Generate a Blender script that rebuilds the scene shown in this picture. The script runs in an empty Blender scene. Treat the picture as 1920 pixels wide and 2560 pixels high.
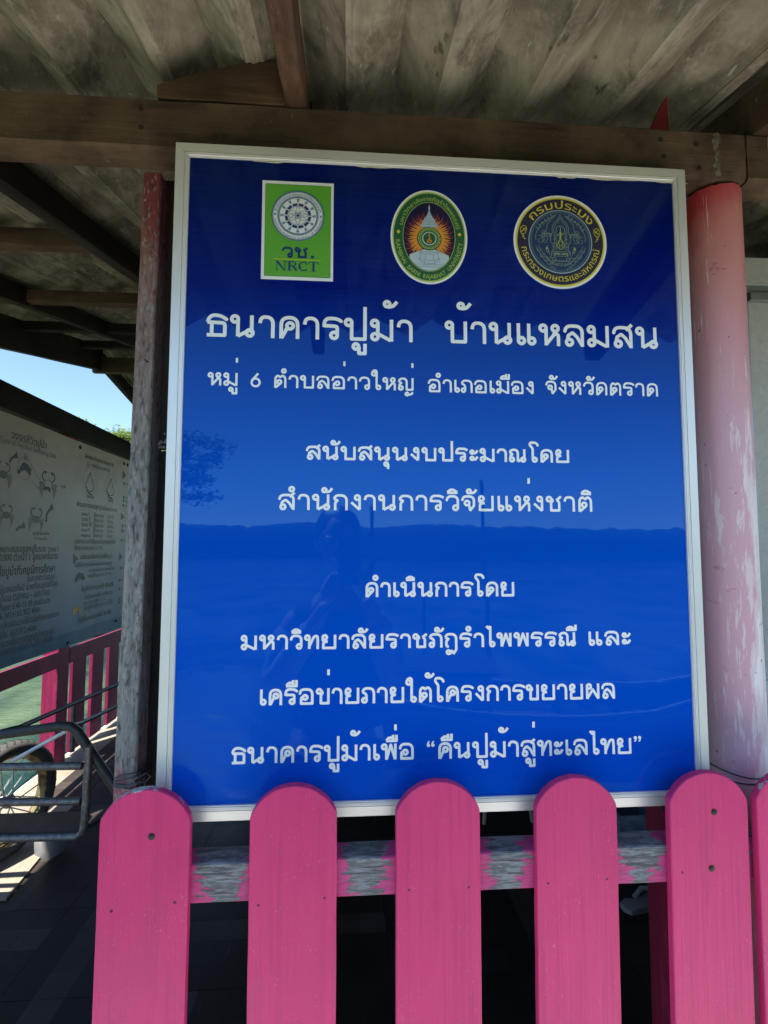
import bpy, bmesh, math, random
import numpy as np
from mathutils import Vector, Matrix, Euler, noise
from mathutils.geometry import delaunay_2d_cdt
random.seed(7)
S = bpy.context.scene
COL = S.collection

# ------------------------------------------------------------------ camera, sky, sun, exposure
cam = bpy.data.cameras.new('camera')
cam.sensor_fit = 'VERTICAL'; cam.sensor_height = 36.0; cam.lens = 36.0 * 1262.35 / 2560.0
cam.clip_start = 0.02; cam.clip_end = 1000
co = bpy.data.objects.new('camera', cam); COL.objects.link(co)
fw = Vector((0.067535, 0.995365, 0.068466)); rt = Vector((0.997699, -0.067785, 0.001323)); up = Vector((-0.005957, -0.068219, 0.997653))
M = Matrix((rt, up, -fw)).transposed().to_4x4()
M.translation = Vector((0.29754, -0.83192, 1.45))
co.matrix_world = M
S.camera = co

SUN = Vector((-0.34, -0.42, 1.0)).normalized()
w = bpy.data.worlds.new('World'); S.world = w; w.use_nodes = True
nt = w.node_tree; bg = nt.nodes['Background']
sky = nt.nodes.new('ShaderNodeTexSky'); sky.sky_type = 'NISHITA'; sky.sun_disc = False
sky.sun_elevation = math.asin(SUN.z); sky.sun_rotation = math.atan2(SUN.x, SUN.y)
sky.air_density = 1.0; sky.dust_density = 0.0; sky.ozone_density = 3.5
nt.links.new(sky.outputs[0], bg.inputs[0]); bg.inputs[1].default_value = 0.076
sl = bpy.data.lights.new('sun', 'SUN'); sl.energy = 5.0; sl.angle = math.radians(0.53); sl.color = (1.0, 0.95, 0.87)
so = bpy.data.objects.new('sun', sl); so.rotation_euler = SUN.to_track_quat('Z', 'Y').to_euler(); so.location = (-3, -3, 8)
COL.objects.link(so)
S.view_settings.view_transform = 'Standard'; S.view_settings.look = 'None'
S.view_settings.exposure = 1.85; S.view_settings.gamma = 1.0; S.view_settings.use_curve_mapping = False
S.cycles.use_denoising = True
S.cycles.max_bounces = 10; S.cycles.diffuse_bounces = 5; S.cycles.glossy_bounces = 5
S.cycles.caustics_reflective = False; S.cycles.caustics_refractive = False

# ------------------------------------------------------------------ object helpers
def tag(o, label=None, cat=None, group=None, kind=None):
    if label: o['label'] = label
    if cat: o['category'] = cat
    if group: o['group'] = group
    if kind: o['kind'] = kind
    return o
def empty(name, loc=(0, 0, 0), label=None, cat=None, group=None, rz=0.0):
    o = bpy.data.objects.new(name, None); COL.objects.link(o)
    o.location = loc; o.rotation_euler = (0, 0, rz); o.empty_display_size = 0.1
    return tag(o, label, cat, group)
def link(name, me, m=None, parent=None, loc=None, rot=None):
    o = bpy.data.objects.new(name, me); COL.objects.link(o)
    if m and not me.materials: me.materials.append(m)
    if parent: o.parent = parent
    if loc is not None: o.location = loc
    if rot is not None: o.rotation_euler = rot
    return o
class MB:
    def __init__(s): s.v = []; s.f = []
    def add(s, vs, fs):
        k = len(s.v); s.v += [tuple(p) for p in vs]; s.f += [tuple(i + k for i in f) for f in fs]; return s
    def box(s, x0, x1, y0, y1, z0, z1, j=0.0):
        vs = [(x, y, z) for x in (x0, x1) for y in (y0, y1) for z in (z0, z1)]
        if j: vs = [tuple(c + random.uniform(-j, j) for c in p) for p in vs]
        return s.add(vs, [(0, 1, 3, 2), (4, 6, 7, 5), (0, 4, 5, 1), (2, 3, 7, 6), (0, 2, 6, 4), (1, 5, 7, 3)])
    def bar(s, a, b, wd, dp, upv=(0, 0, 1)):
        """box beam from a to b, wd wide, dp deep below the line a-b"""
        a, b = Vector(a), Vector(b); d = (b - a).normalized(); sd = d.cross(Vector(upv)).normalized(); u = sd.cross(d)
        vs = [p + sd * sx * wd / 2 + u * uz for p in (a, b) for sx in (-1, 1) for uz in (0, -dp)]
        return s.add(vs, [(0, 1, 3, 2), (4, 6, 7, 5), (0, 4, 5, 1), (2, 3, 7, 6), (0, 2, 6, 4), (1, 5, 7, 3)])
    def tube(s, pts, r, n=12, closed=False):
        pts = [Vector(p) for p in pts]; N = len(pts); rs = r if isinstance(r, (list, tuple)) else [r] * N
        k = len(s.v); prev = None
        for i, p in enumerate(pts):
            if closed: d = pts[(i + 1) % N] - pts[i - 1]
            else: d = pts[min(i + 1, N - 1)] - pts[max(i - 1, 0)]
            d.normalize()
            if prev is None: a = d.orthogonal().normalized()
            else: a = (prev - d * prev.dot(d)).normalized()
            prev = a; b = d.cross(a)
            for t in range(n):
                an = 2 * math.pi * t / n
                s.v.append(tuple(p + (a * math.cos(an) + b * math.sin(an)) * rs[i]))
        for i in range(N if closed else N - 1):
            for t in range(n):
                A = k + i * n; B = k + ((i + 1) % N) * n
                s.f.append((A + t, A + (t + 1) % n, B + (t + 1) % n, B + t))
        if not closed:
            s.f.append(tuple(k + t for t in reversed(range(n)))); s.f.append(tuple(k + (N - 1) * n + t for t in range(n)))
        return s
    def lathe(s, prof, n=24, o=(0, 0, 0), cap=True):
        k = len(s.v); o = Vector(o)
        for r_, z in prof:
            for t in range(n):
                an = 2 * math.pi * t / n; s.v.append((o.x + r_ * math.cos(an), o.y + r_ * math.sin(an), o.z + z))
        for i in range(len(prof) - 1):
            for t in range(n):
                s.f.append((k + i * n + t, k + i * n + (t + 1) % n, k + (i + 1) * n + (t + 1) % n, k + (i + 1) * n + t))
        if cap:
            s.f.append(tuple(k + t for t in reversed(range(n)))); e = k + (len(prof) - 1) * n; s.f.append(tuple(e + t for t in range(n)))
        return s
    def mesh(s, name, smooth=False):
        me = bpy.data.meshes.new(name); me.from_pydata(s.v, [], s.f); me.update()
        if smooth:
            me.polygons.foreach_set('use_smooth', [True] * len(me.polygons))
            try: me.set_sharp_from_angle(angle=math.radians(40))
            except Exception: pass
        return me
    def build(s, name, m, parent=None, loc=None, rot=None, smooth=False, bevel=0.0):
        me = s.mesh(name, smooth)
        if bevel:
            bm = bmesh.new(); bm.from_mesh(me)
            bmesh.ops.recalc_face_normals(bm, faces=bm.faces)
            bmesh.ops.bevel(bm, geom=[e for e in bm.edges if e.is_manifold and e.calc_face_angle(0) > 0.6], offset=bevel, segments=2, affect='EDGES', profile=0.6)
            bm.to_mesh(me); bm.free()
        return link(name, me, m, parent, loc, rot)
def worn_bar(name, m, parent, a, b, wd, dp, seg=14, amp=0.003, bev=0.004, seed=0, upv=(0, 0, 1)):
    """old sawn timber: a beam with many cross rings, slightly bent faces and softened arrises"""
    a, b = Vector(a), Vector(b); L = (b - a).length; d = (b - a) / L; sd = d.cross(Vector(upv)).normalized(); u = sd.cross(d)
    mb = MB(); ring = []
    e = bev
    prof = [(-wd / 2 + e, 0), (wd / 2 - e, 0), (wd / 2, -e), (wd / 2, -dp / 2), (wd / 2, -dp + e), (wd / 2 - e, -dp), (-wd / 2 + e, -dp), (-wd / 2, -dp + e), (-wd / 2, -dp / 2), (-wd / 2, -e)]
    n = len(prof); vs = []; fs = []
    for i in range(seg + 1):
        c = a + d * (L * i / seg)
        for j, (x, z) in enumerate(prof):
            nn = noise.noise(Vector((i * 0.6 + seed * 7.1, j * 0.9, seed)))
            vs.append(c + sd * (x + nn * amp) + u * (z + noise.noise(Vector((i * 0.5, j, seed + 9))) * amp))
    for i in range(seg):
        for j in range(n):
            fs.append((i * n + j, i * n + (j + 1) % n, (i + 1) * n + (j + 1) % n, (i + 1) * n + j))
    fs.append(tuple(range(n))[::-1]); fs.append(tuple(seg * n + j for j in range(n)))
    mb.add(vs, fs)
    return mb.build(name, m, parent, smooth=True)

# ------------------------------------------------------------------ materials
class NG:
    """small helper that chains shader nodes"""
    def __init__(s, name, rough=0.6, metal=0.0, spec=0.5):
        s.m = bpy.data.materials.new(name); s.m.use_nodes = True; s.t = s.m.node_tree; s.n = s.t.nodes; s.b = s.n['Principled BSDF']
        s.b.inputs['Roughness'].default_value = rough; s.b.inputs['Metallic'].default_value = metal
        s.b.inputs['Specular IOR Level'].default_value = spec
        s.tc = s.n.new('ShaderNodeTexCoord')
    def L(s, a, b): s.t.links.new(a, b)
    def co(s, scale=(1, 1, 1), kind='Object', rot=(0, 0, 0), off=(0, 0, 0)):
        mp = s.n.new('ShaderNodeMapping'); s.L(s.tc.outputs[kind], mp.inputs[0]); mp.inputs['Scale'].default_value = scale
        mp.inputs['Rotation'].default_value = rot; mp.inputs['Location'].default_value = off; return mp.outputs[0]
    def world(s, scale=(1, 1, 1)):
        g = s.n.new('ShaderNodeNewGeometry'); mp = s.n.new('ShaderNodeMapping'); s.L(g.outputs['Position'], mp.inputs[0]); mp.inputs['Scale'].default_value = scale; return mp.outputs[0]
    def noise(s, v, scale=5, det=6, rough=0.6, dist=0.0):
        x = s.n.new('ShaderNodeTexNoise'); s.L(v, x.inputs['Vector']); x.inputs['Scale'].default_value = scale; x.inputs['Detail'].default_value = det
        x.inputs['Roughness'].default_value = rough; x.inputs['Distortion'].default_value = dist; return x.outputs[0]
    def vor(s, v, scale=5, feat='F1'):
        x = s.n.new('ShaderNodeTexVoronoi'); s.L(v, x.inputs['Vector']); x.inputs['Scale'].default_value = scale; x.feature = feat; return x.outputs['Distance']
    def ramp(s, v, stops, interp='LINEAR'):
        x = s.n.new('ShaderNodeValToRGB'); s.L(v, x.inputs[0]); e = x.color_ramp.elements; x.color_ramp.interpolation = interp
        while len(e) > 1: e.remove(e[-1])
        for i, (p, c) in enumerate(stops):
            q = e[0] if i == 0 else e.new(p)
            q.position = p; q.color = (c, c, c, 1) if isinstance(c, (int, float)) else (*c, 1)
        return x.outputs[0]
    def mix(s, f, a, b, mode='MIX'):
        x = s.n.new('ShaderNodeMix'); x.data_type = 'RGBA'; x.blend_type = mode
        for i, q in ((0, f), (6, a), (7, b)):
            if isinstance(q, (int, float)): x.inputs[i].default_value = q
            elif isinstance(q, tuple): x.inputs[i].default_value = (*q, 1)
            else: s.L(q, x.inputs[i])
        return x.outputs[2]
    def math(s, op, a, b=0.0, c=None, clamp=False):
        x = s.n.new('ShaderNodeMath'); x.operation = op; x.use_clamp = clamp
        for i, q in enumerate((a, b) if c is None else (a, b, c)):
            if isinstance(q, (int, float)): x.inputs[i].default_value = q
            else: s.L(q, x.inputs[i])
        return x.outputs[0]
    def xyz(s, v):
        x = s.n.new('ShaderNodeSeparateXYZ'); s.L(v, x.inputs[0]); return x.outputs
    def attr(s, name):
        x = s.n.new('ShaderNodeAttribute'); x.attribute_type = 'OBJECT'; x.attribute_name = name; return x.outputs['Fac']
    def rand(s):
        return s.n.new('ShaderNodeObjectInfo').outputs['Random']
    def color(s, c):
        if isinstance(c, tuple): s.b.inputs['Base Color'].default_value = (*c, 1)
        else: s.L(c, s.b.inputs['Base Color'])
        return s
    def rough(s, v): s.L(v, s.b.inputs['Roughness']); return s
    def bump(s, h, strength=0.3, dist=0.005, prev=None):
        x = s.n.new('ShaderNodeBump'); x.inputs['Strength'].default_value = strength; x.inputs['Distance'].default_value = dist
        s.L(h, x.inputs['Height'])
        if prev is not None: s.L(prev, x.inputs['Normal'])
        s.L(x.outputs[0], s.b.inputs['Normal']); return x.outputs[0]

def flat(name, c, rough=0.5, metal=0.0, spec=0.5, coat=0.0):
    g = NG(name, rough, metal, spec); g.color(c)
    if coat: g.b.inputs['Coat Weight'].default_value = coat; g.b.inputs['Coat Roughness'].default_value = 0.05
    return g.m
def timber(name, dark, light, axis='x', streak=None, rough=0.75, specks=(0.5, 0.45, 0.36), tint=None):
    """weathered timber, grain along axis (object coordinates)"""
    g = NG(name, rough, spec=0.3)
    sc = {'x': (1.2, 14, 14), 'y': (14, 1.2, 14), 'z': (14, 14, 1.2)}[axis]
    v = g.co(sc); big = g.noise(g.co((1, 1, 1)), 3.2, 5, 0.6); grain = g.noise(v, 6, 8, 0.7, 0.4)
    c = g.mix(g.ramp(grain, [(0.3, 0), (0.7, 1)]), dark, light)
    c = g.mix(g.ramp(big, [(0.35, 0.0), (0.65, 0.75)]), c, tuple(x * 0.45 for x in dark))
    if tint: c = g.mix(g.ramp(g.noise(g.co((1, 1, 1), off=(3, 3, 3)), 5, 5), [(0.45, 0), (0.62, 0.8)]), c, tint)
    if streak is not None:                                        # pale drips running down
        d = g.noise(g.co((26, 26, 2.0)), 1.6, 4, 0.6); m2 = g.noise(g.co((1, 1, 1)), 9, 3)
        mk = g.math('MULTIPLY', g.ramp(d, [(0.63, 0), (0.68, 1)]), g.ramp(m2, [(0.55, 0), (0.62, 1)]))
        c = g.mix(g.math('MULTIPLY', mk, streak), c, specks)
    sp = g.ramp(g.noise(g.co((1, 1, 1)), 240, 2, 0.5), [(0.73, 0), (0.77, 0.45)])
    c = g.mix(sp, c, specks)
    g.color(c); g.bump(grain, 0.55, 0.004); return g.m

# pink fence paint over grey primer
def pink_paint(name, base=(0.64, 0.036, 0.175), chips=True):
    g = NG(name, 0.50, spec=0.32)
    o = g.co(); ox = g.xyz(o); rnd = g.rand()
    sh = g.n.new('ShaderNodeVectorMath'); sh.operation = 'ADD'; g.L(o, sh.inputs[0])
    cb = g.n.new('ShaderNodeCombineXYZ'); g.L(g.math('MULTIPLY', rnd, 37.0), cb.inputs[0]); g.L(g.math('MULTIPLY', rnd, 11.0), cb.inputs[2]); g.L(cb.outputs[0], sh.inputs[1])
    P = sh.outputs[0]
    def sc(s3):
        mp = g.n.new('ShaderNodeMapping'); g.L(P, mp.inputs[0]); mp.inputs['Scale'].default_value = s3; return mp.outputs[0]
    grain = g.noise(sc((1, 1, 0.035)), 130, 4, 0.6, 0.3)
    wav = g.noise(sc((1, 1, 0.12)), 22, 4, 0.55, 0.6)
    big = g.noise(sc((1, 1, 0.5)), 9, 4, 0.6)
    c = g.mix(g.ramp(big, [(0.3, 0), (0.7, 1)]), base, tuple(min(1, x * k) for x, k in zip(base, (0.86, 0.8, 0.88))))
    c = g.mix(g.ramp(wav, [(0.35, 0.0), (0.75, 0.35)]), c, tuple(min(1, x * k) for x, k in zip(base, (1.08, 1.5, 1.12))))
    c = g.mix(g.ramp(grain, [(0.54, 0.0), (0.70, 0.26)]), c, (0.33, 0.02, 0.09))
    c = g.mix(g.ramp(g.noise(sc((1, 1, 0.02)), 46, 3, 0.6), [(0.56, 0.0), (0.66, 0.20)]), c, (0.36, 0.02, 0.10))
    dirt = g.noise(sc((1, 1, 0.7)), 5, 5, 0.65)
    c = g.mix(g.ramp(dirt, [(0.52, 0.0), (0.72, 0.35)]), c, (0.42, 0.05, 0.15))
    # little pale dashes where brush bristles scratched the top coat
    sp = g.noise(sc((1, 1, 0.36)), 520, 2, 0.5); pk = g.noise(sc((1, 1, 1)), 14, 3)
    mk = g.math('MULTIPLY', g.ramp(sp, [(0.655, 0), (0.72, 1)]), g.ramp(pk, [(0.44, 0.02), (0.64, 0.30)]))
    c = g.mix(mk, c, (0.82, 0.42, 0.55))
    ds = g.math('MULTIPLY', g.ramp(g.noise(sc((1, 1, 0.5)), 90, 2), [(0.79, 0), (0.81, 1)]), 0.5)
    c = g.mix(ds, c, (0.30, 0.03, 0.06))
    if chips:
        wr = g.attr('wear')
        ax = g.math('ABSOLUTE', ox[0])
        e1 = g.math('GREATER_THAN', g.math('ADD', ax, g.math('MULTIPLY', g.noise(sc((1, 1, 0.6)), 38, 4, 0.7), 0.012)), g.math('SUBTRACT', 0.0772, g.math('MULTIPLY', wr, 0.0037)))
        dx = ox[0]; dz = g.math('SUBTRACT', ox[2], 1.0236)      # centre of the rounded head, radius 0.0694
        rr = g.math('SQRT', g.math('ADD', g.math('MULTIPLY', dx, dx), g.math('MULTIPLY', dz, dz)))
        hd = g.math('MULTIPLY', g.math('GREATER_THAN', ox[2], 1.045), g.math('GREATER_THAN', g.math('ADD', rr, g.math('MULTIPLY', g.noise(sc((1, 1, 1)), 30, 4, 0.7), 0.016)), g.math('SUBTRACT', 0.0826, g.math('MULTIPLY', wr, 0.0044))))
        ch = g.math('MAXIMUM', e1, hd)
        c = g.mix(ch, c, (0.42, 0.43, 0.42))
    g.color(c)
    h = g.math('ADD', grain, g.math('MULTIPLY', wav, 1.2))
    b1 = g.bump(h, 0.42, 0.0030)
    return g.m
PINK = pink_paint('pink_paint')
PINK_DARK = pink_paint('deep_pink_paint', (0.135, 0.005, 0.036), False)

def rail_paint():
    g = NG('peeling_pink_rail', 0.6, spec=0.35)
    p = g.xyz(g.world()); wv = g.world((26, 30, 95)); wf = g.world((34, 70, 230))
    n1 = g.noise(wv, 1.0, 8, 0.72, 0.5); n2 = g.noise(wf, 1.0, 6, 0.7)
    ph = g.math('FRACT', g.math('DIVIDE', g.math('SUBTRACT', p[0], 0.0005), 0.2168))     # 0 at one picket's middle, 1 at the next
    gap = g.math('SUBTRACT', g.math('ADD', 0.015, g.math('MULTIPLY', g.noise(g.world((3.1, 0.5, 9)), 1.0, 2), 0.17)), g.math('ABSOLUTE', g.math('SUBTRACT', ph, 0.5)))     # >0 in the gap between pickets
    f = g.math('ADD', g.math('MULTIPLY', gap, 9.0), g.math('MULTIPLY', g.math('SUBTRACT', n1, 0.5), 5.0))
    zz = g.math('MULTIPLY', g.math('SUBTRACT', p[2], 0.938), 14.0)
    f = g.math('ADD', f, zz)
    mk = g.math('GREATER_THAN', f, 0.05)
    wood = g.mix(g.ramp(n2, [(0.44, 0), (0.56, 1)]), (0.10, 0.112, 0.13), (0.22, 0.245, 0.275))
    lines = g.noise(g.world((11, 60, 210)), 1.0, 4, 0.6)
    wood = g.mix(g.ramp(lines, [(0.405, 0.95), (0.425, 0.0)]), wood, (0.06, 0.065, 0.075))
    wood = g.mix(g.ramp(n1, [(0.5, 0), (0.7, 0.6)]), wood, (0.17, 0.17, 0.15))
    pk = g.mix(g.ramp(n2, [(0.4, 0), (0.7, 1)]), (0.50, 0.05, 0.20), (0.60, 0.09, 0.28))
    g.color(g.mix(mk, pk, wood))
    g.bump(g.math('SUBTRACT', g.math('MULTIPLY', n2, 0.5), g.math('MULTIPLY', mk, 0.6)), 0.6, 0.003)
    return g.m
RAIL = rail_paint()

WOOD_BEAM = timber('brown_beam_timber', (0.048, 0.028, 0.017), (0.13, 0.082, 0.052), 'x', 1.0, tint=(0.165, 0.108, 0.07))
WOOD_RAFTER = timber('rafter_timber', (0.04, 0.022, 0.014), (0.11, 0.06, 0.036), 'y', 0.5)
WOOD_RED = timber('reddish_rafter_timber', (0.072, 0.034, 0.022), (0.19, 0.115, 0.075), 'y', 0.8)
WOOD_PURLIN = timber('purlin_timber', (0.09, 0.055, 0.032), (0.19, 0.13, 0.08), 'x')
WOOD_BLACK = timber('blackened_timber', (0.014, 0.013, 0.012), (0.045, 0.042, 0.038), 'z', specks=(0.12, 0.12, 0.11))
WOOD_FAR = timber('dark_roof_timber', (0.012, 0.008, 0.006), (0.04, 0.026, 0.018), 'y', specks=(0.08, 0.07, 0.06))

def post_mat():
    g = NG('weathered_post', 0.8, spec=0.25)
    p = g.xyz(g.world()); n = g.noise(g.co((34, 34, 5)), 3.0, 7, 0.7, 0.3); b = g.noise(g.co((1, 1, 0.7)), 7, 5); fine = g.noise(g.co((1, 1, 0.25)), 170, 4, 0.6)
    grey = g.mix(g.ramp(n, [(0.3, 0), (0.7, 1)]), (0.14, 0.138, 0.135), (0.36, 0.35, 0.34))
    old = g.mix(g.ramp(n, [(0.3, 0), (0.7, 1)]), (0.26, 0.13, 0.12), (0.34, 0.22, 0.21))
    t = g.math('ADD', p[2], g.math('MULTIPLY', g.math('SUBTRACT', b, 0.5), 0.35))
    c = g.mix(g.ramp(t, [(0.0, 0.0), (1.0, 1.0)]), grey, old)
    fade = g.n.new('ShaderNodeMapRange'); g.L(t, fade.inputs[0]); fade.inputs[1].default_value = 1.60; fade.inputs[2].default_value = 1.92
    c = g.mix(fade.outputs[0], grey, old)
    f2 = g.n.new('ShaderNodeMapRange'); g.L(t, f2.inputs[0]); f2.inputs[1].default_value = 1.96; f2.inputs[2].default_value = 2.06
    c = g.mix(f2.outputs[0], c, (0.27, 0.06, 0.07))
    f3 = g.n.new('ShaderNodeMapRange'); g.L(t, f3.inputs[0]); f3.inputs[1].default_value = 1.10; f3.inputs[2].default_value = 1.04
    c = g.mix(g.math('MULTIPLY', f3.outputs[0], g.ramp(n, [(0.45, 0), (0.55, 1)])), c, (0.30, 0.06, 0.10))
    c = g.mix(g.ramp(fine, [(0.52, 0.0), (0.66, 0.8)]), c, (0.05, 0.045, 0.04))
    f4 = g.noise(g.co((1, 1, 0.3), off=(1, 2, 3)), 210, 4, 0.6)
    c = g.mix(g.ramp(f4, [(0.54, 0.0), (0.66, 0.5)]), c, (0.46, 0.45, 0.44))
    c = g.mix(g.ramp(g.noise(g.co((1, 1, 0.45), off=(5, 0, 0)), 55, 3), [(0.70, 0.0), (0.72, 0.8)]), c, (0.5, 0.52, 0.52))
    g.color(c); g.bump(g.math('ADD', n, fine), 0.5, 0.0025); return g.m
POST = post_mat()

def column_mat():
    g = NG('faded_pink_column', 0.34, spec=0.5)
    p = g.xyz(g.world()); o = g.xyz(g.co())
    b = g.noise(g.co((1, 1, 0.6)), 9, 5, 0.6); scr = g.noise(g.co((1, 1, 0.05)), 190, 5, 0.65, 0.2); zone = g.noise(g.co((1, 1, 0.22)), 18, 5, 0.7)
    z = g.math('ADD', p[2], g.math('MULTIPLY', g.math('SUBTRACT', b, 0.5), 0.25))
    mr = g.n.new('ShaderNodeMapRange'); g.L(z, mr.inputs[0]); mr.inputs[1].default_value = 1.62; mr.inputs[2].default_value = 2.08
    c = g.mix(mr.outputs[0], (0.66, 0.38, 0.46), (0.60, 0.215, 0.205))
    m2 = g.n.new('ShaderNodeMapRange'); g.L(g.math('ADD', z, g.math('MULTIPLY', g.math('ADD', o[0], 0.03), -0.8)), m2.inputs[0]); m2.inputs[1].default_value = 2.03; m2.inputs[2].default_value = 2.12
    c = g.mix(m2.outputs[0], c, (0.52, 0.045, 0.06))
    # chalky whitewash rubbed through, mostly on the side that faces the path
    side = g.math('MULTIPLY', g.math('SUBTRACT', o[0], 0.008), 11.0)
    low = g.n.new('ShaderNodeMapRange'); g.L(p[2], low.inputs[0]); low.inputs[1].default_value = 1.95; low.inputs[2].default_value = 1.55
    f = g.math('ADD', g.math('MULTIPLY', side, 1.0), g.math('MULTIPLY', g.math('SUBTRACT', zone, 0.5), 2.6))
    f = g.math('SUBTRACT', g.math('ADD', f, g.math('MULTIPLY', low.outputs[0], 1.0)), 0.62)
    f = g.math('ADD', f, g.math('MULTIPLY', g.math('SUBTRACT', g.noise(g.co((1, 1, 0.12)), 90, 5, 0.7), 0.5), 2.2))
    c = g.mix(g.math('MULTIPLY', g.ramp(f, [(0.22, 0), (0.34, 1)]), 0.62), c, (0.80, 0.74, 0.76))
    c = g.mix(g.math('MULTIPLY', g.ramp(f, [(0.62, 0), (0.70, 1)]), 0.7), c, (0.90, 0.87, 0.87))
    sm = g.math('MULTIPLY', g.ramp(scr, [(0.60, 0), (0.66, 1)]), g.ramp(g.math('ADD', zone, g.math('MULTIPLY', low.outputs[0], 0.10)), [(0.50, 0), (0.60, 0.9)]))
    c = g.mix(sm, c, (0.85, 0.74, 0.77))
    dk = g.ramp(g.noise(g.co((1, 1, 2.2), off=(2, 1, 0)), 17, 4, 0.7), [(0.66, 0), (0.76, 0.75)])
    c = g.mix(dk, c, (0.34, 0.08, 0.12))
    c = g.mix(g.ramp(g.noise(g.co((1, 1, 1), off=(9, 1, 0)), 95, 2, 0.5), [(0.74, 0), (0.77, 0.85)]), c, (0.10, 0.05, 0.05))
    g.color(c); g.bump(g.math('ADD', scr, g.math('MULTIPLY', zone, 1.0)), 0.16, 0.002); return g.m
COLUMN = column_mat()

def roof_mat():
    g = NG('weathered_fibre_cement', 0.85, spec=0.2)
    v = g.world((1, 0.22, 0.5)); s1 = g.noise(v, 16, 7, 0.68, 0.3); b = g.noise(g.world(), 4.2, 6, 0.62, 0.6); f = g.noise(g.world((1, 0.5, 1)), 85, 5, 0.7)
    c = g.mix(g.ramp(s1, [(0.28, 0), (0.70, 1)]), (0.24, 0.21, 0.155), (0.50, 0.455, 0.36))
    c = g.mix(g.ramp(b, [(0.42, 0), (0.60, 0.75)]), c, (0.12, 0.108, 0.082))
    b2 = g.noise(g.world((1, 0.45, 1)), 9, 6, 0.7, 1.2); c = g.mix(g.ramp(b2, [(0.50, 0), (0.64, 0.7)]), c, (0.085, 0.078, 0.062))
    b3 = g.noise(g.world((1.3, 0.3, 1)), 26, 5, 0.7); c = g.mix(g.ramp(b3, [(0.56, 0), (0.68, 0.38)]), c, (0.56, 0.52, 0.43))
    c = g.mix(g.ramp(f, [(0.56, 0), (0.68, 0.5)]), c, (0.40, 0.38, 0.32))
    c = g.mix(g.ramp(g.noise(g.world((1, 0.35, 1)), 30, 4, 0.6), [(0.66, 0), (0.72, 0.7)]), c, (0.035, 0.033, 0.028))
    c = g.mix(g.ramp(g.noise(g.world((1, 0.3, 1)), 62, 2, 0.5), [(0.70, 0), (0.73, 0.7)]), c, (0.52, 0.50, 0.44))
    g.color(c); g.bump(g.math('ADD', f, s1), 0.45, 0.004); return g.m
ROOF = roof_mat()

def floor_mat():
    g = NG('dark_parquet_vinyl', 0.45, spec=0.22)
    v = g.co((1, 1, 1)); rnd = g.rand()
    br = g.n.new('ShaderNodeTexBrick'); g.L(v, br.inputs['Vector']); br.inputs['Scale'].default_value = 1.0
    br.inputs['Brick Width'].default_value = 0.21; br.inputs['Row Height'].default_value = 0.105; br.inputs['Mortar Size'].default_value = 0.0012
    br.inputs['Color1'].default_value = (0.010, 0.008, 0.007, 1); br.inputs['Color2'].default_value = (0.056, 0.045, 0.039, 1); br.inputs['Mortar'].default_value = (0.004, 0.0035, 0.003, 1)
    n = g.noise(g.co((3, 20, 1)), 5, 6, 0.7, 0.8); d = g.noise(g.world(), 2.4, 5, 0.6)
    c = g.mix(g.ramp(n, [(0.35, 0.0), (0.7, 0.5)]), br.outputs[0], (0.015, 0.012, 0.010))
    c = g.mix(g.ramp(d, [(0.45, 0), (0.7, 0.45)]), c, (0.036, 0.031, 0.027))
    scr = g.ramp(g.noise(g.world((50, 3, 1)), 1.3, 3), [(0.68, 0), (0.70, 0.35)])
    c = g.mix(scr, c, (0.07, 0.064, 0.058))
    g.color(c); g.rough(g.ramp(d, [(0.3, 0.36), (0.7, 0.7)])); g.bump(n, 0.12, 0.001); return g.m
FLOOR = floor_mat()

def sunlit_floor_mat():
    g = NG('sunlit_pale_boards', 0.45, spec=0.35)  # paler copy of the floor for sunny spots; sunlight put into the colour
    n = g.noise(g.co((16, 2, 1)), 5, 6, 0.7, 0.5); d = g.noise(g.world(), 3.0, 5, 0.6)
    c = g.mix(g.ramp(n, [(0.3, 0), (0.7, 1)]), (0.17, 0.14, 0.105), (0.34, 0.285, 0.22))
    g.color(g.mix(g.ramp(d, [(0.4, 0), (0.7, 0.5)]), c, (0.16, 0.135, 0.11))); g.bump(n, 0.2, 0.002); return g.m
SUNLITFLOOR = sunlit_floor_mat()
def concrete_mat():
    g = NG('pale_concrete', 0.85, spec=0.2)
    n = g.noise(g.world(), 3, 8, 0.7); f = g.noise(g.world(), 60, 4, 0.6)
    g.color(g.mix(g.ramp(f, [(0.4, 0), (0.7, 0.4)]), g.mix(g.ramp(n, [(0.35, 0), (0.65, 1)]), (0.44, 0.42, 0.37), (0.62, 0.59, 0.53)), (0.34, 0.32, 0.28)))
    g.bump(f, 0.3, 0.003); return g.m
CONC = concrete_mat()

def water_mat():
    g = NG('green_sea_water', 0.12, spec=0.3)
    w1 = g.noise(g.world((1, 1.6, 1)), 2.4, 5, 0.6, 0.5); w2 = g.noise(g.world((1, 1.5, 1)), 11, 3, 0.55, 0.3); b = g.noise(g.world((1, 0.6, 1)), 0.55, 4, 0.55, 0.4)
    c = g.mix(g.ramp(b, [(0.40, 0), (0.62, 1)]), (0.005, 0.022, 0.015), (0.075, 0.105, 0.05))
    g.color(c); g.bump(g.math('ADD', w1, g.math('MULTIPLY', w2, 0.35)), 0.5, 0.12); return g.m
WATER = water_mat()

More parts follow.
